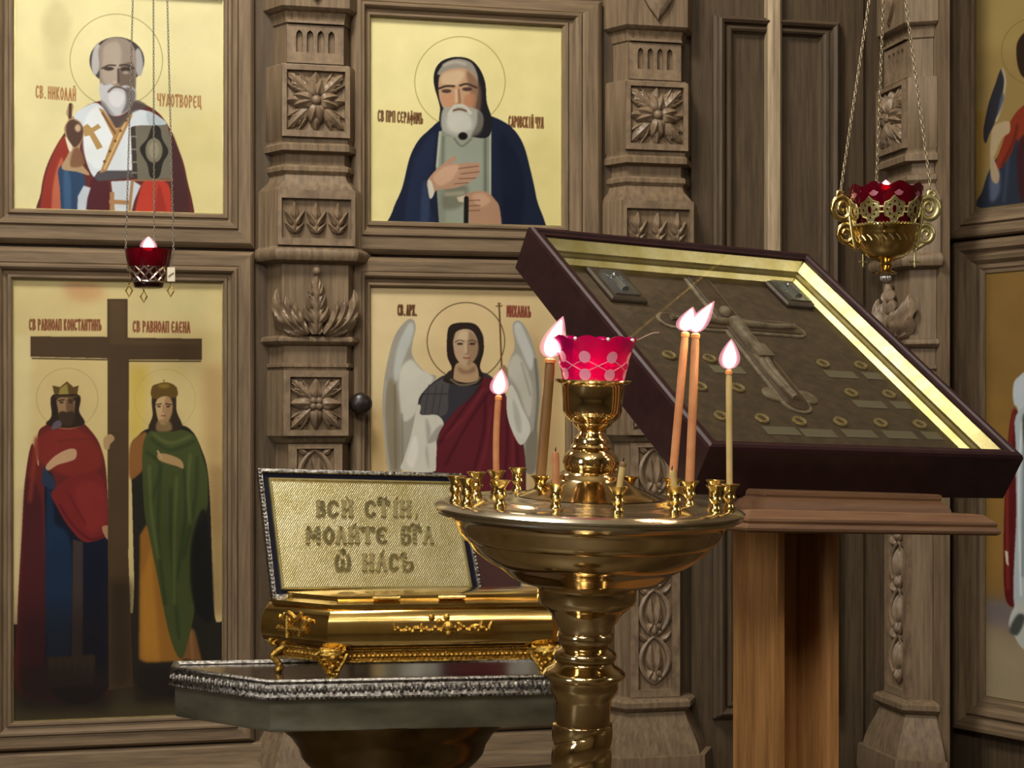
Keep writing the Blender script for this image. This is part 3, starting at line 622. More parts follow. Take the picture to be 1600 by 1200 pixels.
    p.S([(522, 400), (530, 355), (580, 332), (630, 345), (658, 400), (655, 470), (625, 520), (595, 540), (560, 520), (532, 475)], 'b39a7c', 1.5); p.S([(610, 345), (660, 400), (655, 480), (600, 538), (610, 470)], '85694f', 5, .7); p.S([(545, 400), (560, 350), (600, 345), (600, 390)], 'c9b293', 5, .8)
    p.S([(520, 400), (540, 345), (590, 325), (650, 350), (665, 420), (690, 380), (650, 310), (580, 298), (510, 315), (495, 380)], '2b211d', 2.5, .9)
    p.L([(533, 405), (555, 394), (584, 400)], 5, '4a382d', 1.2, smooth=True); p.L([(605, 400), (630, 394), (650, 405)], 5, '43332a', 1.2, smooth=True); p.E(560, 414, 17, 7, '3f3029', 1.6); p.E(628, 414, 17, 7, '3b2d27', 1.6); p.L([(603, 410), (607, 462), (594, 470)], 7, '82644c', 2, smooth=True); p.L([(592, 410), (590, 460)], 6, 'c7b093', 2); p.L([(581, 490), (597, 493), (613, 490)], 8, '8b4a42', 1.6, smooth=True); p.E(550, 460, 14, 12, 'bd8f74', 4, .6)
    return p
def paint_cross():
    p = Paint(5, 420, 365, 1140, 'c6b27c'); p.xf(2.79, 0, 370)
    p.P([(60, 180), (980, 180), (980, 420), (60, 420)], 'cfc08a', 20, .6); p.E(370, 240, 90, 45, 'b98357', 20, .6); p.E(310, 215, 40, 20, 'c49072', 12, .5); p.P([(60, 420), (140, 420), (130, 1100), (60, 1100)], 'cfc494', 14, .7); p.P([(560, 560), (650, 560), (620, 900), (560, 900)], 'c0a53e', 22, .7); p.P([(880, 560), (980, 560), (980, 1300), (910, 1300)], 'a9895b', 24, .7); p.E(760, 590, 60, 22, 'c2b06a', 10, .6); p.E(760, 285, 160, 60, 'c5bb88', 18, .6)
    p.P([(55, 1100), (110, 1100), (105, 1690), (55, 1690)], 'c6b489', 4, .8); p.P([(910, 1000), (980, 1000), (980, 1650), (920, 1650)], '8d7249', 16, .7)
    p.text('СВ РАВНОАП КОНСТАНТИНЪ', 128, 360, 445, 362, 46, 6.5, '7a4a30'); p.text('СВ РАВНОАП ЕЛЕНА', 580, 368, 832, 372, 46, 6.5, '7f4b32')
    p.P([(50, 1690), (130, 1690), (130, 1640), (900, 1640), (935, 1640), (935, 1680), (985, 1680), (985, 2200), (50, 2200)], '2e2520', 2)
    p.P([(50, 1980), (985, 1940), (985, 2200), (50, 2200)], '3a3324', 14, .9); p.P([(50, 2060), (985, 2020), (985, 2200), (50, 2200)], '443c2a', 14, .7)
    # king
    p.S([(168, 1000), (165, 860), (200, 820), (240, 800), (340, 800), (400, 850), (440, 920), (465, 1050), (475, 1400), (480, 1900), (440, 2000), (90, 2000), (75, 1690), (95, 1300), (110, 1050), (140, 900)], '5d2421', 1)
    p.S([(85, 1650), (100, 1250), (120, 1050), (180, 1150), (200, 1500), (200, 1960), (90, 1960)], '471f22', 6); p.S([(180, 860), (320, 830), (420, 900), (440, 1000), (330, 1050), (200, 1000), (150, 950)], '7a2c25', 7, .8); p.L([(160, 880), (130, 1150)], 18, '7f3327', 6, .8)
    p.S([(195, 1060), (235, 1050), (250, 1160), (330, 1260), (470, 1320), (475, 1960), (220, 1980), (205, 1500)], '161a28', 1.5); p.S([(205, 1060), (235, 1200), (240, 1250), (310, 1350), (300, 1820), (205, 1820)], '1b2c44', 5)
    p.P([(318, 1320), (362, 1330), (360, 1830), (312, 1830)], '3f3430', 3); p.P([(205, 1835), (415, 1820), (412, 1950), (205, 1965)], '45382a', 4); 
    for i in range(6): p.L([(225+i*34, 1850), (225+i*34, 1945)], 5, '5c4a35', 2)
    p.S([(225, 1110), (330, 1040), (440, 1040), (470, 1180), (480, 1240), (470, 1300), (400, 1330), (350, 1320), (290, 1250), (250, 1180)], '6e2524', 1.5); p.S([(330, 1100), (440, 1080), (460, 1240), (380, 1290)], '7d2c29', 8, .8); p.L([(260, 1170), (320, 1260), (400, 1320), (470, 1290)], 10, '551a20', 3, smooth=True); p.L([(300, 1120), (370, 1250)], 9, '5d1d22', 4)
    p.S([(195, 1000), (215, 1030), (235, 1055), (240, 1100), (185, 1080), (185, 1030)], '2a3348', 2)
    p.S([(200, 1000), (240, 955), (300, 925), (332, 930), (330, 965), (300, 980), (250, 995), (212, 1018)], 'b3906d', 1.2); p.S([(445, 1265), (480, 1260), (500, 1290), (520, 1340), (490, 1335), (460, 1310)], 'a07c5c', 1.2)
    p.L([(255, 890), (400, 880)], 5, '5a221f', 4)
    p.ring(293, 705, 134, 3, '9d8f5c', .8, 132)
    p.S([(228, 690), (345, 690), (345, 760), (370, 810), (330, 830), (250, 830), (200, 815), (225, 780)], '2e221c', 1.2); p.P([(228, 648), (262, 655), (292, 630), (320, 655), (343, 648), (335, 700), (240, 700)], '5a4526', 1); p.P([(262, 660), (292, 640), (300, 690), (255, 690)], 'a99b50', 2.5, .7); p.L([(240, 692), (335, 690)], 9, '2f2416', 1.2)
    p.S([(252, 705), (320, 705), (325, 750), (315, 800), (290, 815), (262, 790), (252, 750)], '8f7353', 1.2); p.S([(295, 705), (322, 710), (320, 790), (292, 812)], '5d452f', 3, .8); p.L([(255, 714), (280, 710)], 6, '33261c', 1); p.L([(298, 712), (322, 712)], 6, '2d2119', 1); p.E(268, 722, 9, 4, '2a1f18', 1); p.E(308, 722, 9, 4, '2a1f18', 1); p.L([(290, 715), (292, 752)], 5, '6b5038', 1.2)
    p.S([(255, 770), (275, 760), (292, 765), (318, 760), (325, 790), (305, 825), (280, 820), (260, 800)], '3b2d22', 2); p.S([(235, 810), (260, 800), (268, 825), (225, 840)], '59525a', 2)
    # queen
    p.S([(570, 920), (600, 870), (650, 835), (780, 820), (840, 850), (880, 930), (905, 1020), (918, 1200), (935, 1650), (980, 1690), (980, 1960), (600, 1960), (585, 1500), (575, 1100)], '27241f', 1)
    p.S([(565, 920), (600, 870), (640, 860), (625, 1000), (600, 1040), (565, 1050)], '84592f', 3)
    p.P([(610, 1300), (640, 1250), (700, 1400), (740, 1600), (800, 1850), (640, 1855), (605, 1840)], '8d6028', 4); p.P([(612, 1500), (660, 1350), (700, 1850), (620, 1850)], 'a9762f', 8, .8); p.P([(790, 1840), (830, 1700), (850, 1720), (880, 1850)], '76522f', 4); p.L([(832, 1720), (840, 1845)], 9, '8d6340', 4)
    p.S([(625, 900), (650, 850), (700, 835), (790, 840), (850, 870), (880, 950), (905, 1050), (900, 1200), (850, 1300), (840, 1480), (850, 1600), (830, 1720), (790, 1840), (740, 1740), (690, 1500), (650, 1300), (630, 1200), (620, 1000)], '434b29', 1.2)
    for a in (((660, 880), (740, 930), (850, 890)), ((640, 940), (700, 1000), (660, 1150)), ((700, 1000), (690, 1300), (720, 1600)), ((800, 1000), (810, 1200), (770, 1500)), ((860, 960), (850, 1150), (800, 1400)), ((745, 1100), (750, 1400), (780, 1750))): p.L(a, 14, '2f3c22', 5, .8, smooth=True)
    for a in (((670, 860), (740, 900), (830, 870)), ((650, 1000), (660, 1200), (690, 1400)), ((770, 1050), (760, 1300), (760, 1600)), ((830, 950), (820, 1100), (830, 1250))): p.L(a, 12, '606a3a', 5, .7, smooth=True)
    p.S([(840, 1300), (900, 1200), (930, 1650), (860, 1640), (830, 1500)], '1c1c1a', 5, .9)
    p.S([(690, 945), (740, 950), (790, 975), (800, 1010), (770, 1000), (720, 985), (690, 970)], 'a5875c', 1.5); p.L([(688, 935), (705, 965)], 9, 'b0946b', 1.2)
    p.ring(720, 710, 132, 3, 'a79c62', .7, 132)
    p.S([(668, 690), (760, 680), (770, 760), (795, 830), (740, 850), (650, 840), (665, 780)], '33291f', 1.2); p.S([(662, 655), (690, 640), (720, 634), (752, 642), (772, 662), (765, 700), (668, 705)], '5d471f', 1.2); p.E(715, 650, 26, 10, '8a7030', 3, .8); p.L([(716, 632), (714, 624)], 6, '8a7030', .8)
    p.S([(678, 735), (690, 705), (725, 695), (748, 715), (750, 760), (735, 800), (712, 820), (690, 800)], 'b89a70', 1.2); p.S([(722, 700), (750, 720), (748, 780), (715, 818)], '8d6c4a', 3.5, .7); p.L([(682, 732), (703, 728)], 5, '3f2e20', .9); p.L([(722, 728), (746, 732)], 5, '3a2a1e', .9); p.E(693, 740, 8, 4, '3a2b20', 1); p.E(733, 740, 8, 4, '38291e', 1); p.L([(712, 735), (711, 765)], 4, '8a6646', 1.1); p.L([(704, 780), (720, 780)], 5, '84443a', 1); p.S([(690, 800), (735, 800), (750, 840), (710, 850), (680, 840)], '8e744d', 3, .8)
    p.P([(60, 1620), (470, 1620), (470, 2010), (60, 2010)], '1d1716', 60, .55); p.P([(80, 1880), (480, 1880), (480, 2060), (80, 2060)], '241d1a', 25, .8); p.P([(590, 1880), (980, 1880), (980, 2030), (590, 2030)], '231e1a', 16, .8)
    # cross in front
    p.P([(468, 270), (557, 270), (557, 440), (880, 444), (880, 537), (562, 535), (560, 1400), (580, 1960), (475, 1975), (470, 1300), (468, 530), (132, 523), (132, 434), (468, 436)], '4a3a28', .8)
    p.P([(478, 276), (548, 276), (548, 448), (870, 452), (870, 470), (478, 470)], '58452f', 5, .7); p.L([(140, 530), (465, 536)], 5, '2a2016', 1); p.L([(562, 542), (875, 543)], 5, '2a2016', 1); p.P([(475, 1500), (575, 1500), (580, 1960), (475, 1970)], '30261c', 20, .8)
    p.S([(452, 880), (480, 860), (500, 880), (480, 905), (475, 925), (455, 925)], 'a68862', 1.5)
    return p
def paint_right_top():
    p = Paint(1500, -40, 1640, 345, '8a7446'); p.xf(2.857, 1460, 0)  # gold ground painted darker, the dimness of this wall put into the colour
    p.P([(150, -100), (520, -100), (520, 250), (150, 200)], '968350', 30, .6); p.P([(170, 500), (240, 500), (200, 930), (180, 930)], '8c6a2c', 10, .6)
    p.S([(205, 930), (215, 850), (250, 750), (320, 640), (350, 560), (420, 520), (520, 600), (520, 920)], '2b303c', 1.5); p.S([(250, 780), (290, 760), (290, 860), (250, 900)], '59627a', 6, .8); p.L([(330, 700), (310, 900)], 14, '3b4354', 5, .8)
    p.S([(270, 740), (300, 650), (340, 540), (400, 470), (520, 420), (520, 700), (400, 720), (370, 620), (340, 690), (290, 755)], '7a3120', 1.5); p.L([(370, 560), (350, 640), (300, 740)], 12, '5a2318', 4, smooth=True); p.S([(380, 620), (520, 640), (520, 920), (390, 900)], '3a2224', 4)
    p.S([(228, 640), (218, 590), (240, 470), (270, 380), (296, 310), (312, 330), (306, 420), (280, 520), (245, 600)], '2c2b30', 1.2); p.L([(304, 310), (316, 370), (296, 480), (276, 540)], 9, 'a59c86', 2.5, smooth=True); p.S([(300, 420), (310, 440), (280, 520)], '4a5060', 3)
    p.S([(250, 640), (262, 570), (300, 545), (335, 545), (335, 590), (300, 620), (270, 690), (250, 720)], 'a59171', 1.5); p.S([(255, 700), (270, 720), (290, 780), (280, 820), (255, 800), (248, 740)], '9d8b70', 2)
    p.ring(450, 230, 150, 4, '6f5a28', .7); p.S([(365, 230), (380, 170), (430, 130), (520, 130), (520, 400), (420, 360), (380, 320)], '2c2018', 1.8); p.S([(420, 220), (520, 200), (520, 380), (440, 330)], '8b6c4c', 3)
    return p
def paint_right_low():
    p = Paint(1510, 400, 1660, 1120, '846638'); p.xf(1, 0, 0)  # here too the gold is darkened in the paint to look shaded
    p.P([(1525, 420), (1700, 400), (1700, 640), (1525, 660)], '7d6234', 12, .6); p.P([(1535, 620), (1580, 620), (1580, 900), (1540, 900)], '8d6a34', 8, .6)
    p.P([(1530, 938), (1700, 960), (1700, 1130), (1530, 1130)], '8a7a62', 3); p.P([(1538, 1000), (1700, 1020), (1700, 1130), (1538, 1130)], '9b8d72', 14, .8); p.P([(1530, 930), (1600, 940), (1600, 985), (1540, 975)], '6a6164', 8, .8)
    p.S([(1577, 668), (1588, 640), (1600, 700), (1592, 790), (1588, 900), (1590, 945), (1570, 930), (1569, 800)], '571c1c', .8); p.L([(1584, 640), (1574, 760), (1575, 920)], 4, '7b3026', 1.5, smooth=True); p.P([(1570, 860), (1575, 862), (1576, 885), (1572, 880)], 'c9bda5', .6)
    p.S([(1583, 605), (1590, 590), (1620, 575), (1680, 600), (1680, 760), (1600, 760), (1592, 650), (1584, 630)], 'b9c2c8', .8)
    p.S([(1587, 700), (1594, 640), (1680, 620), (1680, 1000), (1630, 1010), (1586, 960), (1588, 800)], 'aab6bb', .8); p.L([(1597, 660), (1592, 760), (1595, 930)], 3, 'd3dadd', 1, smooth=True); p.S([(1598, 650), (1610, 650), (1606, 700), (1600, 700)], '494742', 1.5); p.L([(1600, 700), (1598, 900)], 3, '7b878c', 1.2)
    p.S([(1576, 975), (1584, 950), (1600, 940), (1660, 1000), (1640, 1030), (1600, 1015), (1584, 992)], 'b6b9b3', .8); p.S([(1577, 985), (1590, 960), (1602, 965), (1590, 992)], '474a48', 1.6)
    return p
rc1 = orect(A, 22, 349, [(40, -18)], [(23, 324), (349, 337)])
rc4 = orect(A, 20, 348, [(22, 434), (347, 443.5)], [(17, 1128), (280, 1118)])
rc2 = orect(A, 578, 878, [(578, 27), (875, 42)], [(578, 347), (878, 353)])
rc3 = orect(A, 578, 884, [(578, 448), (812, 452)], [(700, 1098)])
lo = A.loc(0, 384, .03).z
def wdt(rc, l, r, t, b): return (rc[0]-l, r-rc[1], t-rc[3], rc[2]-b)
lA = A.u(-40, .03); rA1 = A.u(398, .03); 
mid1 = (rc1[2]+rc4[3])/2-.003; mid2 = (rc2[2]+rc3[3])/2-.004
bot = A.z(1176, 10, .03)
icon('framed_icon', 'upper icon of a bald white-bearded bishop blessing and holding a closed gospel book', 'icon', A, rc1, wdt(rc1, lA, rA1, rc1[3]+.1, mid1+.004), paint_bishop(), 'framed icons of the icon screen')
icon('framed_icon', 'tall icon of a king and a queen standing beside a large brown cross', 'icon', A, rc4, wdt(rc4, lA, rA1, mid1-.004, bot), paint_cross(), 'framed icons of the icon screen')
l2 = A.u(549, .03); r2 = A.u(943, .03)
icon('framed_icon', 'icon of a grey-bearded monk in a navy cloak with one hand on his chest', 'icon', A, rc2, wdt(rc2, l2, r2, A.z(-14, 700, .03), mid2+.004), paint_monk(), 'framed icons of the icon screen')
d = icon('icon_door', 'side door painted with a winged angel in a dark red mantle, round dark knob', 'door', A, rc3, wdt(rc3, l2, r2, mid2-.004, bot), paint_angel())
k = A.loc(561, 631, .03)
kb = MB(); kb.lathe([(.010, 0), (.010, .012), (.014, .016), (.024, .024), (.029, .034), (.029, .042), (.024, .050), (.012, .055), (.001, .056)], 28, M=Matrix.Translation((k.x, -.030, k.z)) @ Matrix.Rotation(PI/2, 4, 'X'))
kb.build('door_knob', DARKIRON, d)
# the two icons on the return wall
rb1 = orect(B, 1523, 1700, [(1522, -2)], [(1531, 326), (1600, 318)])
rb2 = orect(B, 1538, 1700, [(1527, 428), (1600, 420)], [(1544, 1091), (1600, 1097)])
lB = B.u(1484, .03); lB2 = B.u(1489, .03); midb = B.z(376, 1500, .03)
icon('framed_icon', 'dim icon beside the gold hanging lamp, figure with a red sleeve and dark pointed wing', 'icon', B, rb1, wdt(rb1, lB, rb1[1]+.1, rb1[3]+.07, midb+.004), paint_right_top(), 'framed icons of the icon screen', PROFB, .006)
icon('framed_icon', 'tall icon at the right edge, figure in pale blue and white robe on gold ground painted as if in shade', 'icon', B, rb2, wdt(rb2, lB2, rb2[1]+.1, midb-.004, B.z(1146, 1530, .03)), paint_right_low(), 'framed icons of the icon screen', PROFB, .006)

# ------------------------------------------------------------------ panelled centre door, its astragal, rails and plinth
t = struct_root('door_1', A.M)
e0, e1 = A.u(1082, 0), A.u(1340, 0)
dw = MB(); dw.box((A.u(1078), -.012, .02), (A.u(1346), -.001, 3.4)); dw.build('door_leaf', WD, t)
DP = [(0, -.002), (0, .004), (.16, .022), (.2, .030), (.3, .034), (.42, .034), (.46, .024), (.54, .026), (.6, .040), (.74, .046), (.84, .042), (.88, .030), (1, .026), (1, .008)]
pz1 = A.z(57, 1200, .02); pz0 = A.z(470, 1200, .02)
moulded_frame(t, (A.u(1148, .014), A.u(1276, .014), pz0, pz1), (.066, .066, .05, .06), 'panel_moulding', DP, (WDH, WD))
moulded_frame(t, (A.u(1150, .014), A.u(1276, .014), A.z(1088, 1130, .02), A.z(560, 1130, .02)), (.07, .066, .06, .06), 'panel_moulding', DP, (WDH, WD))
LIGHTOAK = wood('oak_light', '8d7b62', 'b5a283', 2)
ast = MB(); ua, ub = A.u(1202, .05), A.u(1224, .05); c_ = (ua+ub)/2; h_ = (ub-ua)/2
for z0, z1 in ((A.z(480, 1212, .05), 3.4),):
    ast.loft([[(c_-h_, -.012, z), (c_-h_, -.04, z), (c_-h_*.5, -.052, z), (c_+h_*.5, -.052, z), (c_+h_, -.04, z), (c_+h_, -.012, z)] for z in (z0, z1)])
ast.build('astragal', LIGHTOAK, t)
tr = MB(); z1 = bot; u_l, u_r = A.u(-60), u1-.13
def plinth(name, xa, xb):
    m_ = MB(); pr = [(bot-.004, .020), (bot-.012, .030), (bot-.05, .034), (bot-.055, .05), (bot-.07, .056), (bot-.09, .056), (bot-.1, .046), (.14, .046), (.12, .06), (0, .062)]
    m_.loft([[(xa, 0.0, z), (xa, -q, z), (xb, -q, z), (xb, 0.0, z)] for z, q in pr])
    o = m_.build(name, WH); o.matrix_world = A.M; o['kind'] = 'structure'
plinth('trim_2', u_l, u1-.135); plinth('trim_3', u1+.135, u2-.135)
# ================================================================== FLAMES AND CANDLES
def flame(parent, base, L, W, lean, M=None, light=.5):
    """Teardrop flame rising from base, leaning by (dx, dy) at its tip."""
    n = 14
    for nm, k, m_ in (('flame', 1, FLAME), ('flame_glow', 1.28, FLEDGE), ('flame_glow', 1.62, FLEDGE)):
        prof = []
        for i in range(n+1):
            q = i/n; r = W*1.42*k*math.sin(PI*min(1, q**.74))**.75*(1-.3*q) if 0 < q < 1 else W*.05
            prof.append((max(r, W*.04), (q*1.0)*L*(1 if k == 1 else 1.14)-(0 if k == 1 else .05*L)))
        mb = MB(); rings = []
        for r, z in prof:
            q = max(0, z/L); ox, oy = lean[0]*q**1.6, lean[1]*q**1.6
            rings.append([(base[0]+ox+r*math.cos(2*PI*j/14), base[1]+oy+r*math.sin(2*PI*j/14), base[2]+z) for j in range(14)])
        mb.loft(rings); o = mb.build(nm, m_, parent if k == 1 else fl_o, ang=180)
        if k == 1: fl_o = o
    if light:
        l = bpy.data.lights.new('flame_light', 'POINT'); l.energy = light; l.color = (1, .62, .34); l.shadow_soft_size = .008
        lo_ = bpy.data.objects.new('flame_light', l); C.objects.link(lo_); lo_.parent = parent; lo_.location = (base[0]+lean[0]*.5, base[1]+lean[1]*.5, base[2]+L*.45)
def candle(label, b, t, Y, rpx, m, fl=None, tip=None, group='candles on the brass candle stand', wick=True, bend=0, name='candle', r_top=1):
    s = Y/F; P = at(b[0], b[1], Y); Q = at(t[0], t[1], Y-.003)
    r = thing(name, label, 'candle', P, group=group); d = Q-P; k = rpx*s
    mb = MB(); N = 10; pts = []; rad = []
    for i in range(N+1):
        q = i/N; pts.append(d*q+Vector((bend*s*math.sin(PI*q), 0, 0))); rad.append(k*(1+(r_top-1)*q)*(1 if i < N else .8))
    mb.tube(pts, rad, 14)
    mb.build('wax_body', m, r)
    if tip:
        g = MB(); u_ = d.normalized(); g.tube([d-u_*7*s, d-u_*2*s, d+u_*.6*s], [k*r_top*1.08, k*r_top*1.1, k*r_top*.7], 14); g.build('melted_tip', tip, r)
    if wick:
        wl = 7*s; e = d+Vector((1.2*s, 0, wl)); MB().tube([d, d+Vector((0, 0, wl*.6)), e], [1.1*s, 1*s, .7*s], 6).build('wick', WICK, r)
    if fl:
        dx, L, W = fl; flame(r, d+Vector((.2*s, 0, 2.5*s)), L*s, W*s, (dx*s, 0))
    return r
WAXTIP = mat('glowing_wax', 'e59a55', .4, **{'Subsurface Weight': .4, 'Subsurface Radius': (.01, .005, .002)})
# ================================================================== CANDLE STAND
SY = 1.70; ss = SY/F
P0 = at(921, 787, SY); axd = Vector((.029, -.040, 1)).normalized()
H0 = P0.z/axd.z; base = P0-axd*H0
xd = Vector((1, 0, 0)); xd = (xd-axd*xd.dot(axd)).normalized(); yd = axd.cross(xd)
MS = Matrix(((xd.x, yd.x, axd.x, base.x), (xd.y, yd.y, axd.y, base.y), (xd.z, yd.z, axd.z, 0), (0, 0, 0, 1)))
st = thing('candle_stand', 'polished brass candle stand with a wide round tray on a turned column', 'candle stand', M=MS)
def pr_(l): return [(r*ss, H0+(787-y)*ss) for r, y in l]
mb = MB(); mb.lathe(pr_([(42,988),(44,990),(45,996),(44,1002),(40,1006),(38,1012),(44,1016),(49,1021),(50,1026),(49,1031),(45,1035),(48,1040),(58,1046),(64,1051),(65,1055),(63,1059),(56,1063),(54,1068),(55,1074),(53,1080),(49,1087),(45,1093),(43,1097),(43,1135)]), 64); mb.build('turned_neck', BRASS, st)
mb = MB(); zz = [1133+i*3 for i in range(190)]
prof = pr_([(43.5, y) for y in zz]); per_ = 42*ss
def twist(ri, j, n, p):
    th_ = 2*PI*j/n; q = abs(math.sin(.5*(2*th_ - 2*PI*p[2]/per_))); k = 1+.10*q**.5-.05*(1-q)**3
    return (p[0]*k, p[1]*k, p[2])
mb.lathe(prof, 56, wob=twist); mb.build('twisted_column', BRASS, st, ang=180)
zb = prof[-1][1]
mb = MB(); mb.lathe([(.14, .004), (.142, .02), (.13, .03), (.11, .045), (.07, .07), (.045, .1), (.034, .13), (.028, zb+.004)], 48); mb.build('round_foot', BRASS, st)
mb = MB(); mb.lathe(pr_([(232,805),(224,810),(216,814),(210,822),(205,834),(195,846),(191,847),(182,860),(166,873),(155,881),(152,882),(134,892),(122,902),(110,909),(90,912),(82,915),(78,920),(78,936),(75,943),(66,950),(58,957),(52,966),(46,976),(43,983),(42,989)]), 96); mb.build('bowl', BRASS, st)
mb = MB(); mb.lathe(pr_([(50,772),(100,779),(106,776),(124,778),(130,782),(152,783),(157,781),(168,781),(172,784),(218,787),(223,785),(230,787),(238,791),(242,794),(240,797),(236,798),(239,801),(239,804),(234,805),(231,808),(226,809)]), 120); mb.build('drip_tray', noisy(mat('tray_brass', 'd6ccb4', .2, 1), 'cfc3a4', 'e0d8c4', (1, 1, 1), 14, 3), st)
mb = MB(); mb.lathe(pr_([(20,674),(22,679),(26,683),(28,687),(28,692),(31,695),(33,698),(31,701),(37,706),(42,713),(44,721),(43,730),(40,734),(48,739),(52,743),(54,747),(60,751),(74,760),(94,768),(112,776)]), 64); mb.build('cone', BRASS, st)
mb = MB(); mb.lathe(pr_([(40,597),(56,595),(59,593.5),(60,595),(58,598),(51,600),(48.5,604),(47,625),(46,642),(43,650),(38,656),(33,660),(31,661),(30,664),(24,669),(20,674)]), 64); mb.build('lamp_cup', BRASS, st)
sock = [(-207,62),(-188,105),(-178,-33),(-147,-78),(-139,122),(-112,-158),(-78,10),(-57,150),(33,172),(63,-30),(120,140),(129,-12),(153,22),(184,100),(197,-10),(210,62)]
sm = None
for (dx, dy) in sock:
    M = Matrix.Translation((dx*ss, -dy*ss, H0+2*ss))
    if sm is None:
        q = MB(); q.lathe([(r*ss, z*ss) for r, z in [(8,-3),(9.5,0),(10,3),(8,7),(6.5,10),(6.5,13),(9,16),(10.5,19),(9.5,22),(8,25),(9,30),(11.5,35),(15,39),(15.5,40),(13,39.6),(9,34),(7.5,26),(7,20)]], 20)
        o = q.build('candle_socket', GOLD, st); sm = o.data; o.matrix_basis = M
    else:
        o = bpy.data.objects.new('candle_socket', sm); C.objects.link(o); o.parent = st; o.matrix_basis = M
def sockY(i): return (MS @ Vector((sock[i][0]*ss, -sock[i][1]*ss, H0+25*ss))).y
def sockpx(i, h=30):
    p = MS @ Vector((sock[i][0]*ss, -sock[i][1]*ss, H0+h*ss)); return 800+F*p.x/p.y, YH-F*(p.z-CH)/p.y
candle('short lit candle leftmost on the candle stand, in front of the red-robed angel icon', sockpx(3), (779, 618), sockY(3), 5.2, WAXO, (4, 36, 7.2), WAXTIP, bend=-2)
candle('thick brown lit candle leaning left of the red glass', sockpx(6), (860, 560), sockY(6), 8.4, WAXB, (17, 58, 9.5), WAXTIP)
candle('pale unlit stub with black wick right beside the brown candle', sockpx(7, 27), (868, 706), sockY(7), 6.2, WAXO)
candle('lit orange candle leaning, left one of the close pair', sockpx(11, 26), (1071, 519), sockY(11), 6.6, WAXO, (10, 34, 8.2), WAXTIP, r_top=.95)
candle('lit orange candle standing upright, right one of the close pair', sockpx(12), (1087, 521), sockY(12), 7.2, WAXO, (25, 44, 8.2), WAXTIP, r_top=.9)
candle('thin pale yellow lit candle rightmost on the candle stand', sockpx(15), (1139, 578), sockY(15), 5, WAXP, (3, 42, 8.2), WAXTIP)
candle('leaning wax stub in front of the brass cone', sockpx(8, 30), (974, 722), sockY(8), 5, WAXP, None, WAXB)
candle('tiny wax stub left of the two orange candles', sockpx(10, 30), (1050, 735), sockY(10), 5, WAXP)
# ruby glass in the cup of the stand
vg = thing('votive_glass', 'ruby red scalloped glass with pink dots on top of the candle stand', 'lamp glass', M=MS)
def vr(y): return np.interp(y, [528, 532, 545, 560, 575, 597], [66.5, 65.5, 59.5, 54.5, 51.5, 47.5])
ys = [597, 590, 580, 570, 560, 552, 545, 538, 532, 528]
outer = [(vr(y), y) for y in ys]; full = outer+[(r-2, y) for r, y in outer[::-1][:-1]]+[(43, 594)]
zg = lambda y: H0+(787-y)*ss
def scal(ri, j, n, p):
    y = full[ri][1]; k = max(0, (560-y)/32); return (p[0], p[1], p[2]+3.2*ss*k*k*math.cos(8*2*PI*j/n+PI/2*1.1))
mb = MB(); mb.lathe([(r*ss, zg(y)) for r, y in full], 96, 0, cap=False, wob=scal)
def surf(th_, y, k=1.012): r = vr(y)*k*ss; return (r*math.cos(th_), r*math.sin(th_), zg(y))
a0 = -PI/2-.31
for i in range(8):
    for row in (558, 585):
        th_ = a0+i*PI/4; R_ = 9.2; c_ = [surf(th_+R_*math.cos(q)/vr(row), row+R_*math.sin(q)) for q in np.linspace(0, 2*PI, 21)[:-1]]
        mb.add(c_+[surf(th_, row)], [(k, (k+1) % 20, 20) for k in range(20)], 1)
    for s_ in (-1, 1):
        th0 = a0+i*PI/4; pts = [surf(th0+s_*(.12+q*(PI/4-.24)), 564.5+q*14) for q in np.linspace(0, 1, 6)]
        mb.tube(pts, .8*ss, 5, 1)
    mb.ball(surf(a0+PI/8+i*PI/4+.19, 530.5, .99), 3.0*ss, 2, n=8)
mb.build('glass_bowl', [RUBY, DOTS, mat('pearl', 'f2e6e0', .2)], vg)
mb = MB(); pts = [(60*ss, 5*ss, zg(533)), (72*ss, 0, zg(527)), (88*ss, -2*ss, zg(519)), (100*ss, -2*ss, zg(517))]; mb.tube(catmull(pts, 5, False), .9*ss, 6); mb.build('wick_wire', mat('wire', 'b59a86', .4, .6), vg)
mb = MB(); mb.lathe([(6*ss, zg(590)), (6.5*ss, zg(575)), (3*ss, zg(574))], 14); mb.build('float_candle', WAXP, vg)
flame(vg, (0, 0, zg(573)), 16*ss, 4.5*ss, (0, 0), light=.35)
# ================================================================== OCTAGONAL STAND WITH SILVER TRIM
TY = math.radians(7); TP = at(419, 1067, 2.15); tz = TP.z
MT = Matrix.Translation((TP.x, TP.y, 0)) @ Matrix.Rotation(TY, 4, 'Z')
tb = thing('relic_stand', 'octagonal stand with chased silver rim carrying the gold reliquary chest', 'table', M=MT)
LF, CC, DD = .376, .135, .19
def octa(o, z, lf=LF, c=CC, d=DD, x0=0, y0=0):
    """Outline with cut front corners, grown outwards by o."""
    t_ = .414*o
    cr_ = c*.42; return [(x0-t_, y0-o, z), (x0+lf+t_, y0-o, z), (x0+lf+cr_+o, y0+cr_-t_, z), (x0+lf+cr_+o, y0+d+o, z), (x0-c-o, y0+d+o, z), (x0-c-o, y0+c-t_, z)]
mb = MB(); mb.loft([octa(-.004, tz-.02), octa(-.004, tz-.001)]); mb.build('table_top', BLACKPOL, tb)
mb = MB(); rings = [(-.010, 0), (-.006, .0035), (-.001, .0035), (.001, .001), (-.001, -.003), (.001, -.006), (.001, -.016), (.003, -.019), (.001, -.0225), (-.006, -.0225)]
mb.loft([octa(o, tz+z) for o, z in rings], cap=False)
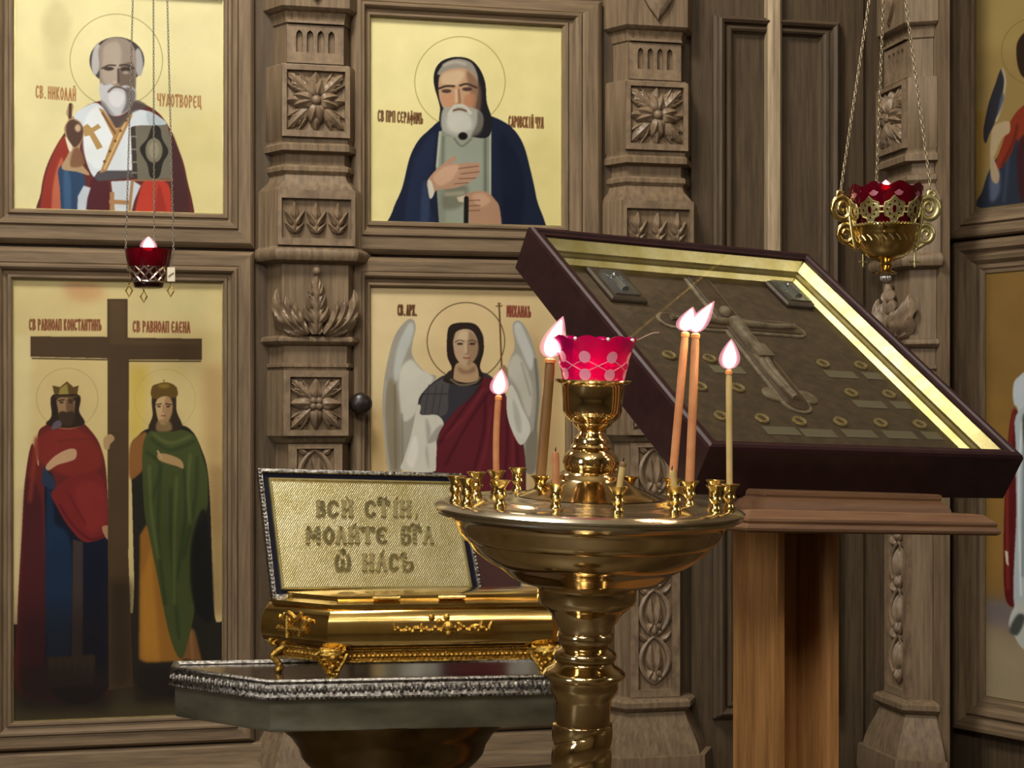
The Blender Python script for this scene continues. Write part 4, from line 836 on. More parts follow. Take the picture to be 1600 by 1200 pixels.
def along(pa, pb, n):
    return [tuple(pa[k]+(pb[k]-pa[k])*(i+.5)/n for k in range(3)) for i in range(n)]
oc = octa(.001, tz-.011)
for a, b, n in ((5, 0, 16), (0, 1, 30), (1, 2, 16)):
    for i, p in enumerate(along(oc[a], oc[b], n*2)):
        mb.ball((p[0], p[1], p[2]+.001), .0036, n=6, sz=(1, .8, 1.7 if i % 2 else 1.1)); mb.ball((p[0], p[1], p[2]-.0095), .0028, n=6, sz=(1.2, .8, .9))
mb.build('chased_rim', SILVER, tb)
mb = MB(); mb.loft([octa(-.008, tz-.022), octa(-.006, tz-.023), octa(-.006, tz-.062), octa(-.008, tz-.065)]); mb.build('plated_apron', SMOOTHSILVER, tb)
mb = MB(); cx, cy = .166, .085
pr = [(.158, -.064), (.155, -.070), (.153, -.072), (.148, -.082), (.140, -.088), (.134, -.096), (.128, -.105), (.124, -.118), (.116, -.128), (.09, -.15), (.065, -.18), (.055, -.22)]
mb.lathe([(r, tz+z) for r, z in pr]+[(.05, .25), (.06, .12), (.12, .05), (.16, .03), (.16, 0)], 64, M=Matrix.Translation((cx, cy+.02, 0)) @ Matrix.Diagonal((1, .62, 1, 1)))
mb.build('turned_pedestal', noisy(mat('pedestal_brass', '6b5634', .22, 1), '5d4a2c', '7b6540', (1, 1, 1), 10, 3), tb)

# ================================================================== RELIQUARY CHEST
RP = at(512, 1016, 2.172); MR = Matrix.Translation((RP.x, RP.y, tz)) @ Matrix.Rotation(TY, 4, 'Z')
ch = thing('reliquary_chest', 'gold reliquary chest with bulging sides and leafy feet on the silver-rimmed stand', 'reliquary', M=MR)
rz = lambda y: (1064-y)*2.172/F
rl, rc_, rd = .297, .088, .165
o_ = lambda o, y: octa(o, rz(y), rl, rc_, rd)
mb = MB(); mb.loft([o_(-.016, 1019), o_(-.008, 1017), o_(-.003, 1012), o_(0, 1003), o_(.001, 990), o_(-.0005, 976), o_(-.004, 966), o_(-.010, 958), o_(-.014, 955), o_(-.014, 952), o_(-.011, 951), o_(-.011, 948), o_(-.016, 947), o_(-.03, 944), o_(-.033, 942), o_(-.033, 938), o_(-.035, 937)]); mb.build('chest_body', GOLD, ch, ang=30)
mb = MB(); mb.loft([o_(-.02, 1040), o_(-.017, 1040), o_(-.017, 1037), o_(-.019, 1036), o_(-.019, 1025), o_(-.017, 1024), o_(-.014, 1022), o_(-.014, 1019.5)]); oc = o_(-.0185, 1030.5)
for a, b, n in ((5, 0, 16), (0, 1, 46), (1, 2, 16)):
    for p in along(oc[a], oc[b], n): mb.ball(p, .0036, n=6)
mb.build('pierced_base', GOLDR, ch)
def foot(x, y, ang):
    M = Matrix.Translation((x, y, 0)) @ Matrix.Rotation(ang, 4, 'Z'); f = MB()
    f.loft([[(r*math.cos(2*PI*j/12), off+r*.6*math.sin(2*PI*j/12), z) for j in range(12)] for r, off, z in ((.004, -.004, 0), (.0075, -.005, .003), (.006, -.003, .010), (.0085, 0, .018), (.013, -.002, .026), (.018, -.003, .033), (.018, -.002, .039), (.014, .002, .042))], M=M)
    for k in (-1, 1):
        f.tube([(k*.004, -.007, .004), (k*.010, -.006, .016), (k*.017, -.005, .026), (k*.021, -.004, .034), (k*.017, -.006, .039), (k*.012, -.007, .035)], [.0025, .003, .0035, .004, .0035, .002], 7, M=M)
    f.ball((0, -.010, .030), .0055, M=M, n=8); f.ball((0, -.008, .018), .004, M=M, n=8)
    for k in range(16):
        zq = .008+.034*((k*7) % 16)/16; f.ball((math.sin(k*2.4)*(.003+.012*zq/.04), -.008-.002*math.cos(k), zq), .0032, M=M, n=6)
    f.build('leafy_foot', GOLDR, ch)
foot(.004, .006, .3); foot(rl-.008, .006, -.3); foot(rl+rc_*.42-.012, rc_+.01, -1.2)
fx = MB(); Mx = Matrix.Translation((-rc_+.022, rc_-.005, 0))
S_ = catmull([(0, 0, .0), (.004, 0, .006), (-.001, 0, .014), (-.006, 0, .022), (.001, 0, .029), (.008, 0, .034), (.004, 0, .042), (-.006, 0, .046), (-.010, 0, .041), (-.005, 0, .037)], 5, False)
fx.tube(S_, [.0035+.0018*math.sin(PI*i/(len(S_)-1)) for i in range(len(S_))], 8, M=Mx); fx.ball((.001, 0, .003), .0055, M=Mx, n=8); fx.ball((-.005, -.001, .038), .004, M=Mx, n=8); fx.build('scroll_foot', GOLDR, ch)
# relief garland on the front, emblem on the cut corner
g = MB(); gx, gy, gz = .15, -.001, rz(985)
random.seed(3)
for i in range(34):
    q = -1+2*i/33; x = gx+q*.062; z = gz+.0025*math.sin(i*1.9)-.0015
    g.ball((x, gy-.0005, z), .0022+.0012*random.random(), n=6)
    if i % 3 == 0: leaf(g, x, z, gy+.0005, PI/2+random.uniform(-1.6, 1.6), .011, .0035, .0028, 1, 0, 0, ns=6, nt=4)
g.ball((gx+.008, gy-.002, gz+.002), .0075, n=10); g.ball((gx+.008, gy-.002, gz-.006), .006, n=8); g.ball((gx-.014, gy+.002, gz+.014), .0045, n=8); g.ball((gx+.006, gy+.002, gz+.014), .0045, n=8); g.ball((gx-.004, gy+.0, gz+.009), .004, n=8)
g.build('relief_garland', GOLDR, ch)
e = MB(); Me = Matrix.Translation((-rc_*.48, rc_*.48, 0)) @ Matrix.Rotation(-PI/4, 4, 'Z')
for p, q in (((-.03, -.002, rz(990)), (.024, -.002, rz(990))), ((-.012, -.002, rz(1004)), (-.012, -.002, rz(968))), ((.01, -.002, rz(998)), (.022, -.002, rz(972)))): e.tube([p, q], .0042, 8, M=Me)
for k in range(7): e.ball((-.026+k*.009, -.002, rz(972)+.003*math.sin(k*2)), .0042, M=Me, n=8)
e.tube(catmull([(-.02, -.003, rz(975)), (-.008, -.004, rz(964)), (.006, -.003, rz(972)), (.014, -.003, rz(962))], 5, False), .003, 8, M=Me); e.build('corner_emblem', GOLDR, ch)
for px_ in (.078, .165):
    hz = MB(); hz.box((px_-.016, .028, rz(943)), (px_+.016, .045, rz(936.5)), bev=.002); hz.tube([(px_-.018, .027, rz(940)), (px_+.018, .027, rz(940))], .003, 8); hz.build('lid_hinge', GOLD, ch)

# ================================================================== INSCRIBED PLAQUE STANDING ON THE CHEST
LR = Matrix(((.9195, -.1735, .3528), (.3915, .4852, -.7818), (-.0356, .857, .514)))
k_ = 2.363/2.39; pw, ph = .3118*k_, .2041*k_
LC = Vector((-.2017*k_, 2.363, CH-.1627*k_))
ML = Matrix.Translation(LC) @ LR.to_4x4()
pq = thing('inscribed_plaque', 'tilted gold plaque with a three-line raised inscription, propped on the reliquary chest', 'plaque', M=ML)
def prt(o, w_, h_, z): return [(-w_-o, -h_-o, z), (w_+o, -h_-o, z), (w_+o, h_+o, z), (-w_-o, h_+o, z)]
hw_, hh_ = pw/2, ph/2
mb = MB(); mb.loft([prt(0, hw_, hh_, -.012), prt(0, hw_, hh_, -.001), prt(-.002, hw_, hh_, 0), prt(-.005, hw_, hh_, 0), prt(-.006, hw_, hh_, -.002)], cap=False); mb.add(prt(0, hw_, hh_, -.012), [(0, 1, 2, 3)])
for sx in (-1, 1):
    for i in range(34): mb.ball((sx*(hw_-.002), -hh_+(i+.5)*ph/34, 0), .0024, n=6)
mb.build('silver_edge', SILVER, pq)
mb = MB(); mb.loft([prt(-.006, hw_, hh_, -.0035), prt(-.0145, hw_, hh_, -.0035)], cap=False); mb.build('velvet_border', NAVY, pq)
mb = MB(); mb.loft([prt(-.0135, hw_, hh_, -.0035), prt(-.0145, hw_, hh_, -.001), prt(-.017, hw_, hh_, -.001), prt(-.0185, hw_, hh_, -.003)], cap=False); mb.build('beaded_slip', PALEGOLD, pq)
def guilloche():
    m = noisy(mat('guilloche_gold', 'bfb280', .36, .7), 'b3a672', 'c9be94', (1, 1, 1), 20, 3); nt = m.node_tree; N = nt.nodes; L = nt.links
    tc = N.new('ShaderNodeTexCoord'); mp = N.new('ShaderNodeMapping'); mp.inputs['Rotation'].default_value = (0, 0, .6); wv = N.new('ShaderNodeTexWave'); wv.inputs['Scale'].default_value = 120; wv.inputs['Distortion'].default_value = .3
    ck = N.new('ShaderNodeTexVoronoi'); ck.inputs['Scale'].default_value = 320; ad = N.new('ShaderNodeMath'); ad.operation = 'ADD'; bu = N.new('ShaderNodeBump'); bu.inputs['Strength'].default_value = .35; bu.inputs['Distance'].default_value = .001
    L.new(tc.outputs['Object'], mp.inputs[0]); L.new(mp.outputs[0], wv.inputs['Vector']); L.new(mp.outputs[0], ck.inputs['Vector']); L.new(wv.outputs['Fac'], ad.inputs[0]); L.new(ck.outputs['Distance'], ad.inputs[1]); L.new(ad.outputs[0], bu.inputs['Height']); L.new(bu.outputs[0], N['Principled BSDF'].inputs['Normal']); return m
mb = MB(); mb.add(prt(-.017, hw_, hh_, -.0028), [(0, 1, 2, 3)]); mb.build('gold_plate', guilloche(), pq)
MLi = ML.inverted()
def lpt(px, py, z):
    a = MLi @ Vector((0, 0, CH)); b = MLi.to_3x3() @ ray(px, py); t_ = (z-a.z)/b.z; return a+b*t_
def ribbon(mb, pts, wd, z0, z1, M=None, m=0):
    """Flat raised pen stroke along local points."""
    n = len(pts)
    for i in range(n-1):
        a, b = Vector(pts[i][:2]), Vector(pts[i+1][:2]); d = b-a
        if d.length < 1e-7: continue
        d.normalize(); nn = Vector((-d.y, d.x))*wd/2; a2, b2 = a-d*wd*.3, b+d*wd*.3
        lo_ = [(a2-nn), (b2-nn), (b2+nn), (a2+nn)]; hi = [(a2-nn*.7), (b2-nn*.7), (b2+nn*.7), (a2+nn*.7)]
        mb.loft([[(p.x, p.y, z0) for p in lo_], [(p.x, p.y, z1) for p in hi]], m=m, M=M)
txt = MB(); ox, oy, kk = 390, 720, 4.2105
rows = [[('В',440,498),('С',510,588),('И',602,684),('`',612,680),('С',755,832),('Т',842,918),('~',838,905),('І',938,978),("'",935,985),('И',985,1064),(',',1082,1112)],
        [('М',366,470),('О',482,558),('Л',566,640),('И',648,724),("'",650,720),('Т',732,820),('Е',828,910),('Б',990,1062),('Г',1072,1126),('~',1052,1118),('А',1138,1212)],
        [('Ѡ',556,668),('Н',736,822),('А',830,906),("'",840,905),('С',916,980),('Ъ',986,1084)]]
for (y0, y1), row in zip(((266, 360), (440, 536), (617, 716)), rows):
    for c_, xa, xb in row:
        for stroke in LET[c_]:
            pts = [lpt(ox+(xa+(xb-xa)*(.1+.8*a))/kk, oy+(y0+(y1-y0)*b)/kk, -.002) for a, b in stroke]
            thin = c_ in "'`~,"
            P_ = catmull([tuple(p) for p in pts], 4, False) if len(pts) > 3 else pts
            for i in range(len(P_)-1):
                d = Vector(P_[i+1])-Vector(P_[i]); vert = abs(d.y)/(d.length+1e-9)
                ribbon(txt, [P_[i], P_[i+1]], (.0026 if thin else .0022+.0046*vert), -.003, -.0008)
            if not thin and len(stroke) == 2 and abs(stroke[0][0]-stroke[1][0]) < .05:
                for e_ in (0, 1):
                    p = pts[e_]; ribbon(txt, [(p.x-.0035, p.y), (p.x+.0035, p.y)], .0016, -.003, -.001)
txt.build('raised_inscription', mat('letter_gilt', '9c9064', .45, .55), pq)
su = MB(); a_ = Vector((0, hh_*.5, -.013)); foot_w = Vector((LC.x-.03, LC.y+.062, tz+rz(938)-.0)); b_ = MLi @ foot_w
su.tube([a_, b_], .004, 8); su.build('back_strut', GOLD, pq)
# ================================================================== GLAZED RELIC CASE
KR = Matrix(((.8867, -.3705, .2767), (.4613, .7499, -.4742), (-.0318, .5481, .8358)))
MK = Matrix.Translation(Vector((.367, 2.4, CH+.121))) @ KR.to_4x4(); MKi = MK.inverted()
cw, chh, ct = .5233/2, .5929/2, .0733
kc = thing('relic_case', 'dark mahogany glazed display case tilted on the wooden lectern', 'display case', M=MK)
mb = MB(); li = .019
mb.loft([prt(0, cw, chh, -ct), prt(0, cw, chh, -.006), prt(-.002, cw, chh, -.002), prt(-.006, cw, chh, 0), prt(-.010, cw, chh, -.001), prt(-.012, cw, chh, -.004), prt(-li, cw, chh, -.004), prt(-li, cw, chh, -.012)], cap=False)
mb.add(prt(0, cw, chh, -ct), [(0, 1, 2, 3)]); mb.build('mahogany_case', MAHOG, kc, ang=25)
mb = MB(); mb.loft([prt(-li+.001, cw, chh, -.008), prt(-li-.001, cw, chh, -.0085), prt(-li-.014, cw, chh, -.0215), prt(-li-.0145, cw, chh, -.0255), prt(-li-.018, cw, chh, -.0275), prt(-li-.019, cw, chh, -.031), prt(-li-.026, cw, chh, -.038), prt(-li-.0265, cw, chh, -.046)], cap=False); mb.build('gilt_inner_frame', PALEGOLD, kc, ang=25)
BZ = -.046
mb = MB(); mb.add(prt(-li-.020, cw, chh, BZ), [(0, 1, 2, 3)]); mb.build('cloth_backing', CLOTH, kc)
mb = MB(); mb.add(prt(-li+.0005, cw, chh, -.0065), [(0, 1, 2, 3)]); mb.build('glass_pane', PANE, kc)
def cpt(px, py, z=BZ):
    a = MKi @ Vector((0, 0, CH)); b = MKi.to_3x3() @ ray(px, py); return a+b*((z-a.z)/b.z)
# relic capsules and caption slips
REL = [((1045,557),'top-left',1),((1108,562),'',1),((1093,606),'',0),((1152,608),'',1),((1126,652),'',0),((1190,656),'',1),((1248,660),'',1),((1285,570),'',2),((1344,573),'',2),((1329,616),'',2),((1388,618),'',2),((1312,661),'',1),((1375,663),'',1),((1436,665),'',1)]
RLAB = ['oval relic capsule nearest the red glass, inside the glazed case', 'oval relic capsule just right of the two orange candles, upper row', 'oval relic capsule half hidden behind the two orange candles', 'oval relic capsule beside the flame of the thin yellow candle', 'bottom-row relic capsule touching the thin yellow candle in view', 'bottom-row relic capsule second from the case front left corner', 'bottom-row relic capsule right under the feet of the crucifix', 'upper of the right-hand relic capsules, next to the crucifix arm', 'upper right-hand relic capsule nearest the gilt edge', 'middle-row relic capsule right of the crucifix feet', 'middle-row relic capsule nearest the gilt edge', 'bottom-row relic capsule third from the right end', 'bottom-row relic capsule second from the right end', 'bottom-row relic capsule at the right end by the gilt edge']
RG = mat('capsule_gilt', 'b9a878', .35, .6); RC = mat('relic_centre', '5a4630', .5); CRD = CARD
for (p, _, c_), lab in zip(REL, RLAB):
    q = cpt(*p); r = thing('relic_capsule', lab, 'relic', M=MK @ Matrix.Translation((q.x, q.y, BZ+.0003)), group='relic capsules in the glazed case')
    b = MB(); D_ = Matrix.Diagonal((1, .92, 1, 1)); b.lathe([(.0105, 0), (.0112, .0015), (.0105, .0035), (.0085, .0042), (.0068, .0035), (.0062, .0016)], 24, M=D_, cap=False)
    for k in range(14): b.ball((.0092*math.cos(2*PI*k/14), .0085*math.sin(2*PI*k/14), .004), .0013, n=6)
    b.build('gilt_ring', RG, r)
    b = MB(); b.lathe([(.0066, .001), (.0060, .0022), (.003, .0028), (.0005, .003)], 16, M=D_); b.box((-.002, -.0035, .0025), (.002, .0035, .0036)); b.build('relic', RC, r)
slips = [(i, lab) for i, lab in ((1, 'caption slip under the upper capsule right of the orange candles'), (5, 'caption slip under the second bottom-row capsule'), (6, 'caption slip under the bottom-row capsule below the crucifix'), (7, 'caption slip under the capsule by the crucifix arm'), (8, 'caption slip under the upper capsule nearest the gilt edge'), (9, 'caption slip under the middle-row capsule by the crucifix feet'), (10, 'caption slip under the middle-row capsule by the gilt edge'), (11, 'caption slip third from the right end, bottom row'), (12, 'caption slip second from the right end, bottom row'), (13, 'caption slip at the right end of the bottom row'))]
for i, lab in slips:
    q = cpt(*REL[i][0]); b = MB(); b.box((-.028, -.010, 0), (.028, .010, .0006), bev=.0002)
    o = b.build('caption_slip', CARD); o.matrix_world = MK @ Matrix.Translation((q.x+.013+.004, q.y-.027, BZ+.0004)); tag(o, lab, 'caption', 'caption slips in the glazed case')
# crucifix lying on the cloth
cr = thing('crucifix', 'pale carved crucifix with rounded ends lying in the glazed case', 'crucifix', M=MK)
def c2(px, py): q = cpt(px, py, BZ+.006); return Vector((q.x, q.y, 0))
top, foot_, la, ra = c2(1088, 432), c2(1246, 628), c2(1048, 497), c2(1240, 512)
up = (top-foot_).normalized(); lt = Vector((-up.y, up.x, 0))
mid = foot_+up*((top-foot_).length*.66)
hl = ((ra-la).length)*.5; ctr = (la+ra)/2
mid = ctr
def bar(mb, p, q, wd, z0, z1, knob=True):
    d = (q-p).normalized(); n_ = Vector((-d.y, d.x, 0))*wd; pts = []
    for c_, s_ in ((p, PI/2), (q, -PI/2)):
        for k in range(9):
            a_ = s_+PI*k/8; pts.append(c_+d*(math.cos(a_)*wd*1.2)+n_*math.sin(a_)*1.25)
    mb.loft([[(v.x, v.y, z0) for v in pts], [(v.x, v.y, z1-.001) for v in pts], [(v.x*.97+(p.x+q.x)/2*.03, v.y*.97+(p.y+q.y)/2*.03, z1) for v in pts]])
CROSSW = noisy(mat('cross_wood', '4a3a2b', .5), '3f3124', '5a4836', (1, 1, 1), 40, 4)
mb = MB(); bar(mb, foot_, top, .019, BZ+.0004, BZ+.0035); bar(mb, la, ra, .018, BZ+.0004, BZ+.0034); fb = foot_+up*.022; bar(mb, fb-lt*.028, fb+lt*.028, .014, BZ+.0004, BZ+.0036); mb.build('cross_edging', BONE, cr)
mb = MB(); bar(mb, foot_, top, .0145, BZ+.0030, BZ+.006); bar(mb, la, ra, .0135, BZ+.0030, BZ+.0055); mb.build('cross', CROSSW, cr)
fg = MB(); z_ = BZ+.0075
def T(pts, rad): fg.tube([(p.x, p.y, z_) for p in pts], rad, 10)
sh = mid-up*.002; hip = sh-up*.085; knee = hip-up*.055+lt*.006; ft = foot_+up*.02
T([sh+up*.012, sh, sh-up*.03, sh-up*.055, hip, hip-up*.012], [.005, .013, .0125, .010, .0115, .009])
for s_ in (-1, 1):
    hnd = la if s_ > 0 else ra
    if (sh+lt*.1-la).length < (sh-lt*.1-la).length: hnd = la if s_ > 0 else ra
    else: hnd = ra if s_ > 0 else la
    T([sh+lt*s_*.008, sh+lt*s_*.03+(hnd-sh)*.12, sh+(hnd-sh)*.6-up*.004, hnd-(hnd-sh)*.06, hnd], [.0065, .006, .005, .004, .0055])
    T([hip+lt*s_*.005, knee+lt*s_*.005, ft+lt*s_*.003, ft-up*.012], [.0075, .006, .0042, .005])
fg.ball((sh.x+up.x*.028+lt.x*.004, sh.y+up.y*.028+lt.y*.004, z_+.002), .0115, sz=(.9, 1.1, .8))
fg.loft([[(p.x, p.y, z) for p in (hip+up*.012+lt*.014, hip+up*.012-lt*.014, hip-up*.022-lt*.015, hip-up*.026+lt*.012)] for z in (z_-.006, z_+.009)])
fg.build('carved_figure', BONE, cr)
# two small silver icons on dark blocks
def silver_icon(lab, quad, block, arched):
    ctr = sum((cpt(*p, z=BZ+.012) for p in quad), Vector())/4
    r = thing('silver_icon', lab, 'icon', M=MK @ Matrix.Translation((ctr.x, ctr.y, BZ+.0003)), group='small silver icons in the glazed case')
    hw2, hh2 = block; b = MB(); b.box((-hw2-.010, -hh2-.010, 0), (hw2+.010, hh2+.010, .009), bev=.003); b.build('dark_block', noisy(mat('block_wood', '3c3024', .45), '352a20', '473a2c', (1, 1, 1), 30, 4), r)
    n = 10; pts = [(-hw2, -hh2), (hw2, -hh2), (hw2, hh2*.5 if arched else hh2)]
    if arched: pts += [(hw2*math.cos(PI*k/n), hh2*.5+hh2*.5*math.sin(PI*k/n)) for k in range(1, n)]
    pts.append((-hw2, hh2*.5 if arched else hh2))
    b = MB(); b.loft([[(x, y, .009) for x, y in pts], [(x, y, .0115) for x, y in pts], [(x*.95, y*.95, .012) for x, y in pts]])
    random.seed(5)
    for k in range(22): b.ball((random.uniform(-.7, .7)*hw2, random.uniform(-.8, .6)*hh2, .012), random.uniform(.0015, .0035), n=6, sz=(1, 1.3, .6))
    b.tube([(0, -hh2*.7, .0125), (0, hh2*.2, .013)], [.006, .004], 8); b.ball((0, hh2*.36, .013), .006, n=8)
    b.build('silver_relief', mat('relief_silver', '8b9094', .3, .85), r)
silver_icon('small arched silver icon in the back left corner of the glazed case', [(932, 414), (968, 412), (1002, 464), (960, 470)], (.021, .038), True)
silver_icon('small rectangular silver icon in the back right corner of the glazed case', [(1195, 432), (1237, 433), (1276, 474), (1240, 475)], (.021, .032), False)

# ================================================================== LECTERN
ax = Vector((.8867, .4613, 0)).normalized(); ay = Vector((-ax.y, ax.x, 0)); LP = at(1168, 825, 2.025)
yaw = math.atan2(ax.y, ax.x)
MLc = Matrix.Translation((LP.x, LP.y, 0)) @ Matrix.Rotation(yaw, 4, 'Z'); zl = LP.z
lc = thing('lectern', 'brown wooden lectern with moulded ledge and square column holding the glazed case', 'lectern', M=MLc)
def led(x0, x1, y0, y1, o, z): return [(x0-o, y0-o, z-.0425*(x0-o)), (x1+o, y0-o, z-.0425*(x1+o)), (x1+o, y1, z-.0425*(x1+o)), (x0-o, y1, z-.0425*(x0-o))]
pxh = 2.05/F
W2 = .4114
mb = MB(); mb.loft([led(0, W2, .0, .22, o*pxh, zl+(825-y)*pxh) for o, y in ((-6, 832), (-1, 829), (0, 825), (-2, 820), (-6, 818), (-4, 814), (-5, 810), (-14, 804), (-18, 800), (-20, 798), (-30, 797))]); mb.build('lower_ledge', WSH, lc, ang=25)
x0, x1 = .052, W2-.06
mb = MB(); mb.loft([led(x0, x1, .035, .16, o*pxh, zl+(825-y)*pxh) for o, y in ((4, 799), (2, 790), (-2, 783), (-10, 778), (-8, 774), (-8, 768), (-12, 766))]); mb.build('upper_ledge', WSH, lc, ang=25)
# sloped board that carries the case
def lc_pt(v): return MLc.inverted() @ v
bk = [MK @ Vector((x, y, -ct-dz)) for dz in (.001, .016) for x, y in ((-cw*.8, -chh*.85), (cw*.8, -chh*.85), (cw*.8, chh*.8), (-cw*.8, chh*.8))]
bk = [lc_pt(v) for v in bk]
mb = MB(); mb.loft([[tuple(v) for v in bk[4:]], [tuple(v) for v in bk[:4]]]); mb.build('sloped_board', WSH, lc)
pc = lc_pt(Vector((.378, 2.30, 0))); cwx, cwy = .054, .048
def colring(o, z): return [(pc.x-cwx-o, pc.y-cwy-o, z), (pc.x+cwx+o, pc.y-cwy-o, z), (pc.x+cwx+o, pc.y+cwy+o, z), (pc.x-cwx-o, pc.y+cwy+o, z)]
mb = MB(); zt = zl-.004
xa_, xb_, ya_, yb_ = pc.x-cwx, pc.x+cwx, pc.y-cwy, pc.y+cwy
mb.box((xa_, ya_, .05), (xa_+.016, yb_, zt)); mb.box((xb_-.010, ya_, .05), (xb_, yb_, zt)); mb.box((xa_+.016, yb_-.016, .05), (xb_-.010, yb_, zt))
mb.box((xa_+.022, ya_+.030, .05), (xa_+.034, yb_-.016, zt), bev=.002)
yf = pc.y-cwy
for xa, xb in ((pc.x-cwx+.001, pc.x-cwx+.012),): mb.box((xa, yf-.006, .05), (xb, yf+.001, zl-.015), bev=.002)
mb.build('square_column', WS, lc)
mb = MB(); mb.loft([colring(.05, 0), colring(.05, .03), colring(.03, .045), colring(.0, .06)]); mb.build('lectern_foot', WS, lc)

# ================================================================== HANGING LAMPS
def chain(name, parent, p, q, r, m):
    mb = MB(); d = q-p; n = max(4, int(d.length/(r*5.2))); u = d.normalized(); a = u.orthogonal().normalized(); b = u.cross(a)
    for i in range(n):
        c = p+d*((i+.5)/n); s1 = a if i % 2 else b; h = d.length/n*.68
        mb.tube([c+u*(h*math.cos(t_))+s1*(r*1.5*math.sin(t_)) for t_ in np.linspace(0, 2*PI, 9)[:-1]], r*.55, 5, closed=True)
    mb.build(name, m, parent, ang=180)
def ring3(mb, c, r, ex, ez, th_, flat, n=14): mb.tube([c+ex*(r*math.cos(t_))+ez*(r*1.15*math.sin(t_)) for t_ in np.linspace(0, 2*PI, n+1)[:-1]], th_, 8, closed=True, flat=flat)
# right lamp
CHAINP = mat('pale_chain', 'b9aa8c', .35, .75)
GY = 3.6; gs = GY/F; gp = at(1384, 300, GY)
gl = thing('hanging_lamp', 'ornate gold hanging lamp with dark red glass cup on three chains at right', 'lamp', gp)
gz = lambda y: (300-y)*gs
mb = MB(); full2 = [(47, 352), (50, 340), (53, 325), (55.5, 310), (57, 298), (57.5, 293), (55.5, 293), (53, 310), (50, 330), (44, 352)]
def scal2(ri, j, n, p): k = max(0, (330-full2[ri][1])/37); return (p[0], p[1], p[2]+3.5*gs*k*math.cos(9*2*PI*j/n))
mb.lathe([(r*gs, gz(y)) for r, y in full2], 90, cap=False, wob=scal2)
for k in range(9):
    th_ = 2*PI*k/9-PI/2+.14
    c_ = [(55.8*gs*math.cos(th_+7.5*math.cos(q)/55), 55.8*gs*math.sin(th_+7.5*math.cos(q)/55), gz(305+7.5*math.sin(q))) for q in np.linspace(0, 2*PI, 17)[:-1]]
    mb.add(c_+[(56.2*gs*math.cos(th_), 56.2*gs*math.sin(th_), gz(305))], [(i, (i+1) % 16, 16) for i in range(16)], 1)
mb.build('red_glass', [DARKRUBY, mat('smoky_pink', '9a5560', .3)], gl)
mb = MB(); mb.lathe([(r*gs, gz(y)) for r, y in [(46, 352), (50, 353), (51, 355), (49.5, 358), (49, 366), (47, 376), (43, 386), (36, 396), (27, 403), (18, 406), (14, 408), (9, 410), (8.5, 413), (11, 416), (8, 420), (7, 422), (12, 424), (17, 426), (16, 428), (9, 429)]], 64); mb.build('gold_bowl', GOLD, gl)
mb = MB()
for i in range(54):
    a_ = 2*PI*i/54; mb.ball((50.5*gs*math.cos(a_), 50.5*gs*math.sin(a_), gz(353.5)), 2.4*gs, n=6)
random.seed(9)
for i in range(26):
    a_ = 2*PI*i/26; leaf_z = gz(376); r_ = 46.8*gs
    mb.tube([(r_*1.01*math.cos(a_), r_*1.01*math.sin(a_), gz(370)), (r_*1.01*math.cos(a_+.09), r_*1.01*math.sin(a_+.09), gz(374)), (r_*.99*math.cos(a_+.16), r_*.99*math.sin(a_+.16), gz(379))], 1.3*gs, 5)
mb.build('beaded_rim', PALEGOLD, gl)
# pierced crown of lobed plates
mb = MB()
def cyl(a_, z):
    y_ = 300-z/gs; R_ = np.interp(y_, [310, 325, 340, 352], [58.5, 56.3, 53.5, 51])*gs
    return Vector((R_*math.cos(a_), R_*math.sin(a_), z))
for k in range(9):
    a_ = 2*PI*(k+.0)/9-PI/2+.02; w_ = .30
    outl = [(0, 313), (.11, 320), (.26, 323), (.30, 333), (.26, 343), (.12, 346), (.1, 352), (-.1, 352), (-.12, 346), (-.26, 343), (-.30, 333), (-.26, 323), (-.11, 320)]
    def circ(cx, cy, rx, ry, n=8): return [(cx+rx*math.cos(2*PI*q/n), cy+ry*math.sin(2*PI*q/n)) for q in range(n)]
    loops = [outl, circ(0, 333, .055, 6, 10)]+[circ(x, y, .028, 2.0, 6) for x, y in ((0, 321.5), (.13, 326), (-.13, 326), (.13, 340), (-.13, 340), (0, 345), (.2, 333), (-.2, 333))]
    tri = tessellate_polygon([[Vector((p[0]*100, p[1], 0)) for p in l] for l in loops]); fl2 = [p for l in loops for p in l]
    mb.add([cyl(a_+p[0], gz(p[1])) for p in fl2], [tuple(t_) for t_ in tri])
    mb.tube([cyl(a_+x, gz(y)) for x, y in outl], 1.2*gs, 6, closed=True)
    mb.tube([cyl(a_-.3, gz(329)), cyl(a_-.42, gz(329))], 1.8*gs, 5); mb.tube([cyl(a_-.3, gz(337)), cyl(a_-.42, gz(337))], 1.8*gs, 5)
mb.build('pierced_crown', PALEGOLD, gl)
hub = at(1388, -200, GY); tops = [hub]*3
mb = MB(); hr = hub-gp; mb.tube([hr, (hr.x, hr.y, 4.598-gp.z)], .004, 8); mb.ball(hr, .012, n=10); mb.build('ceiling_rod', GOLDR, gl)
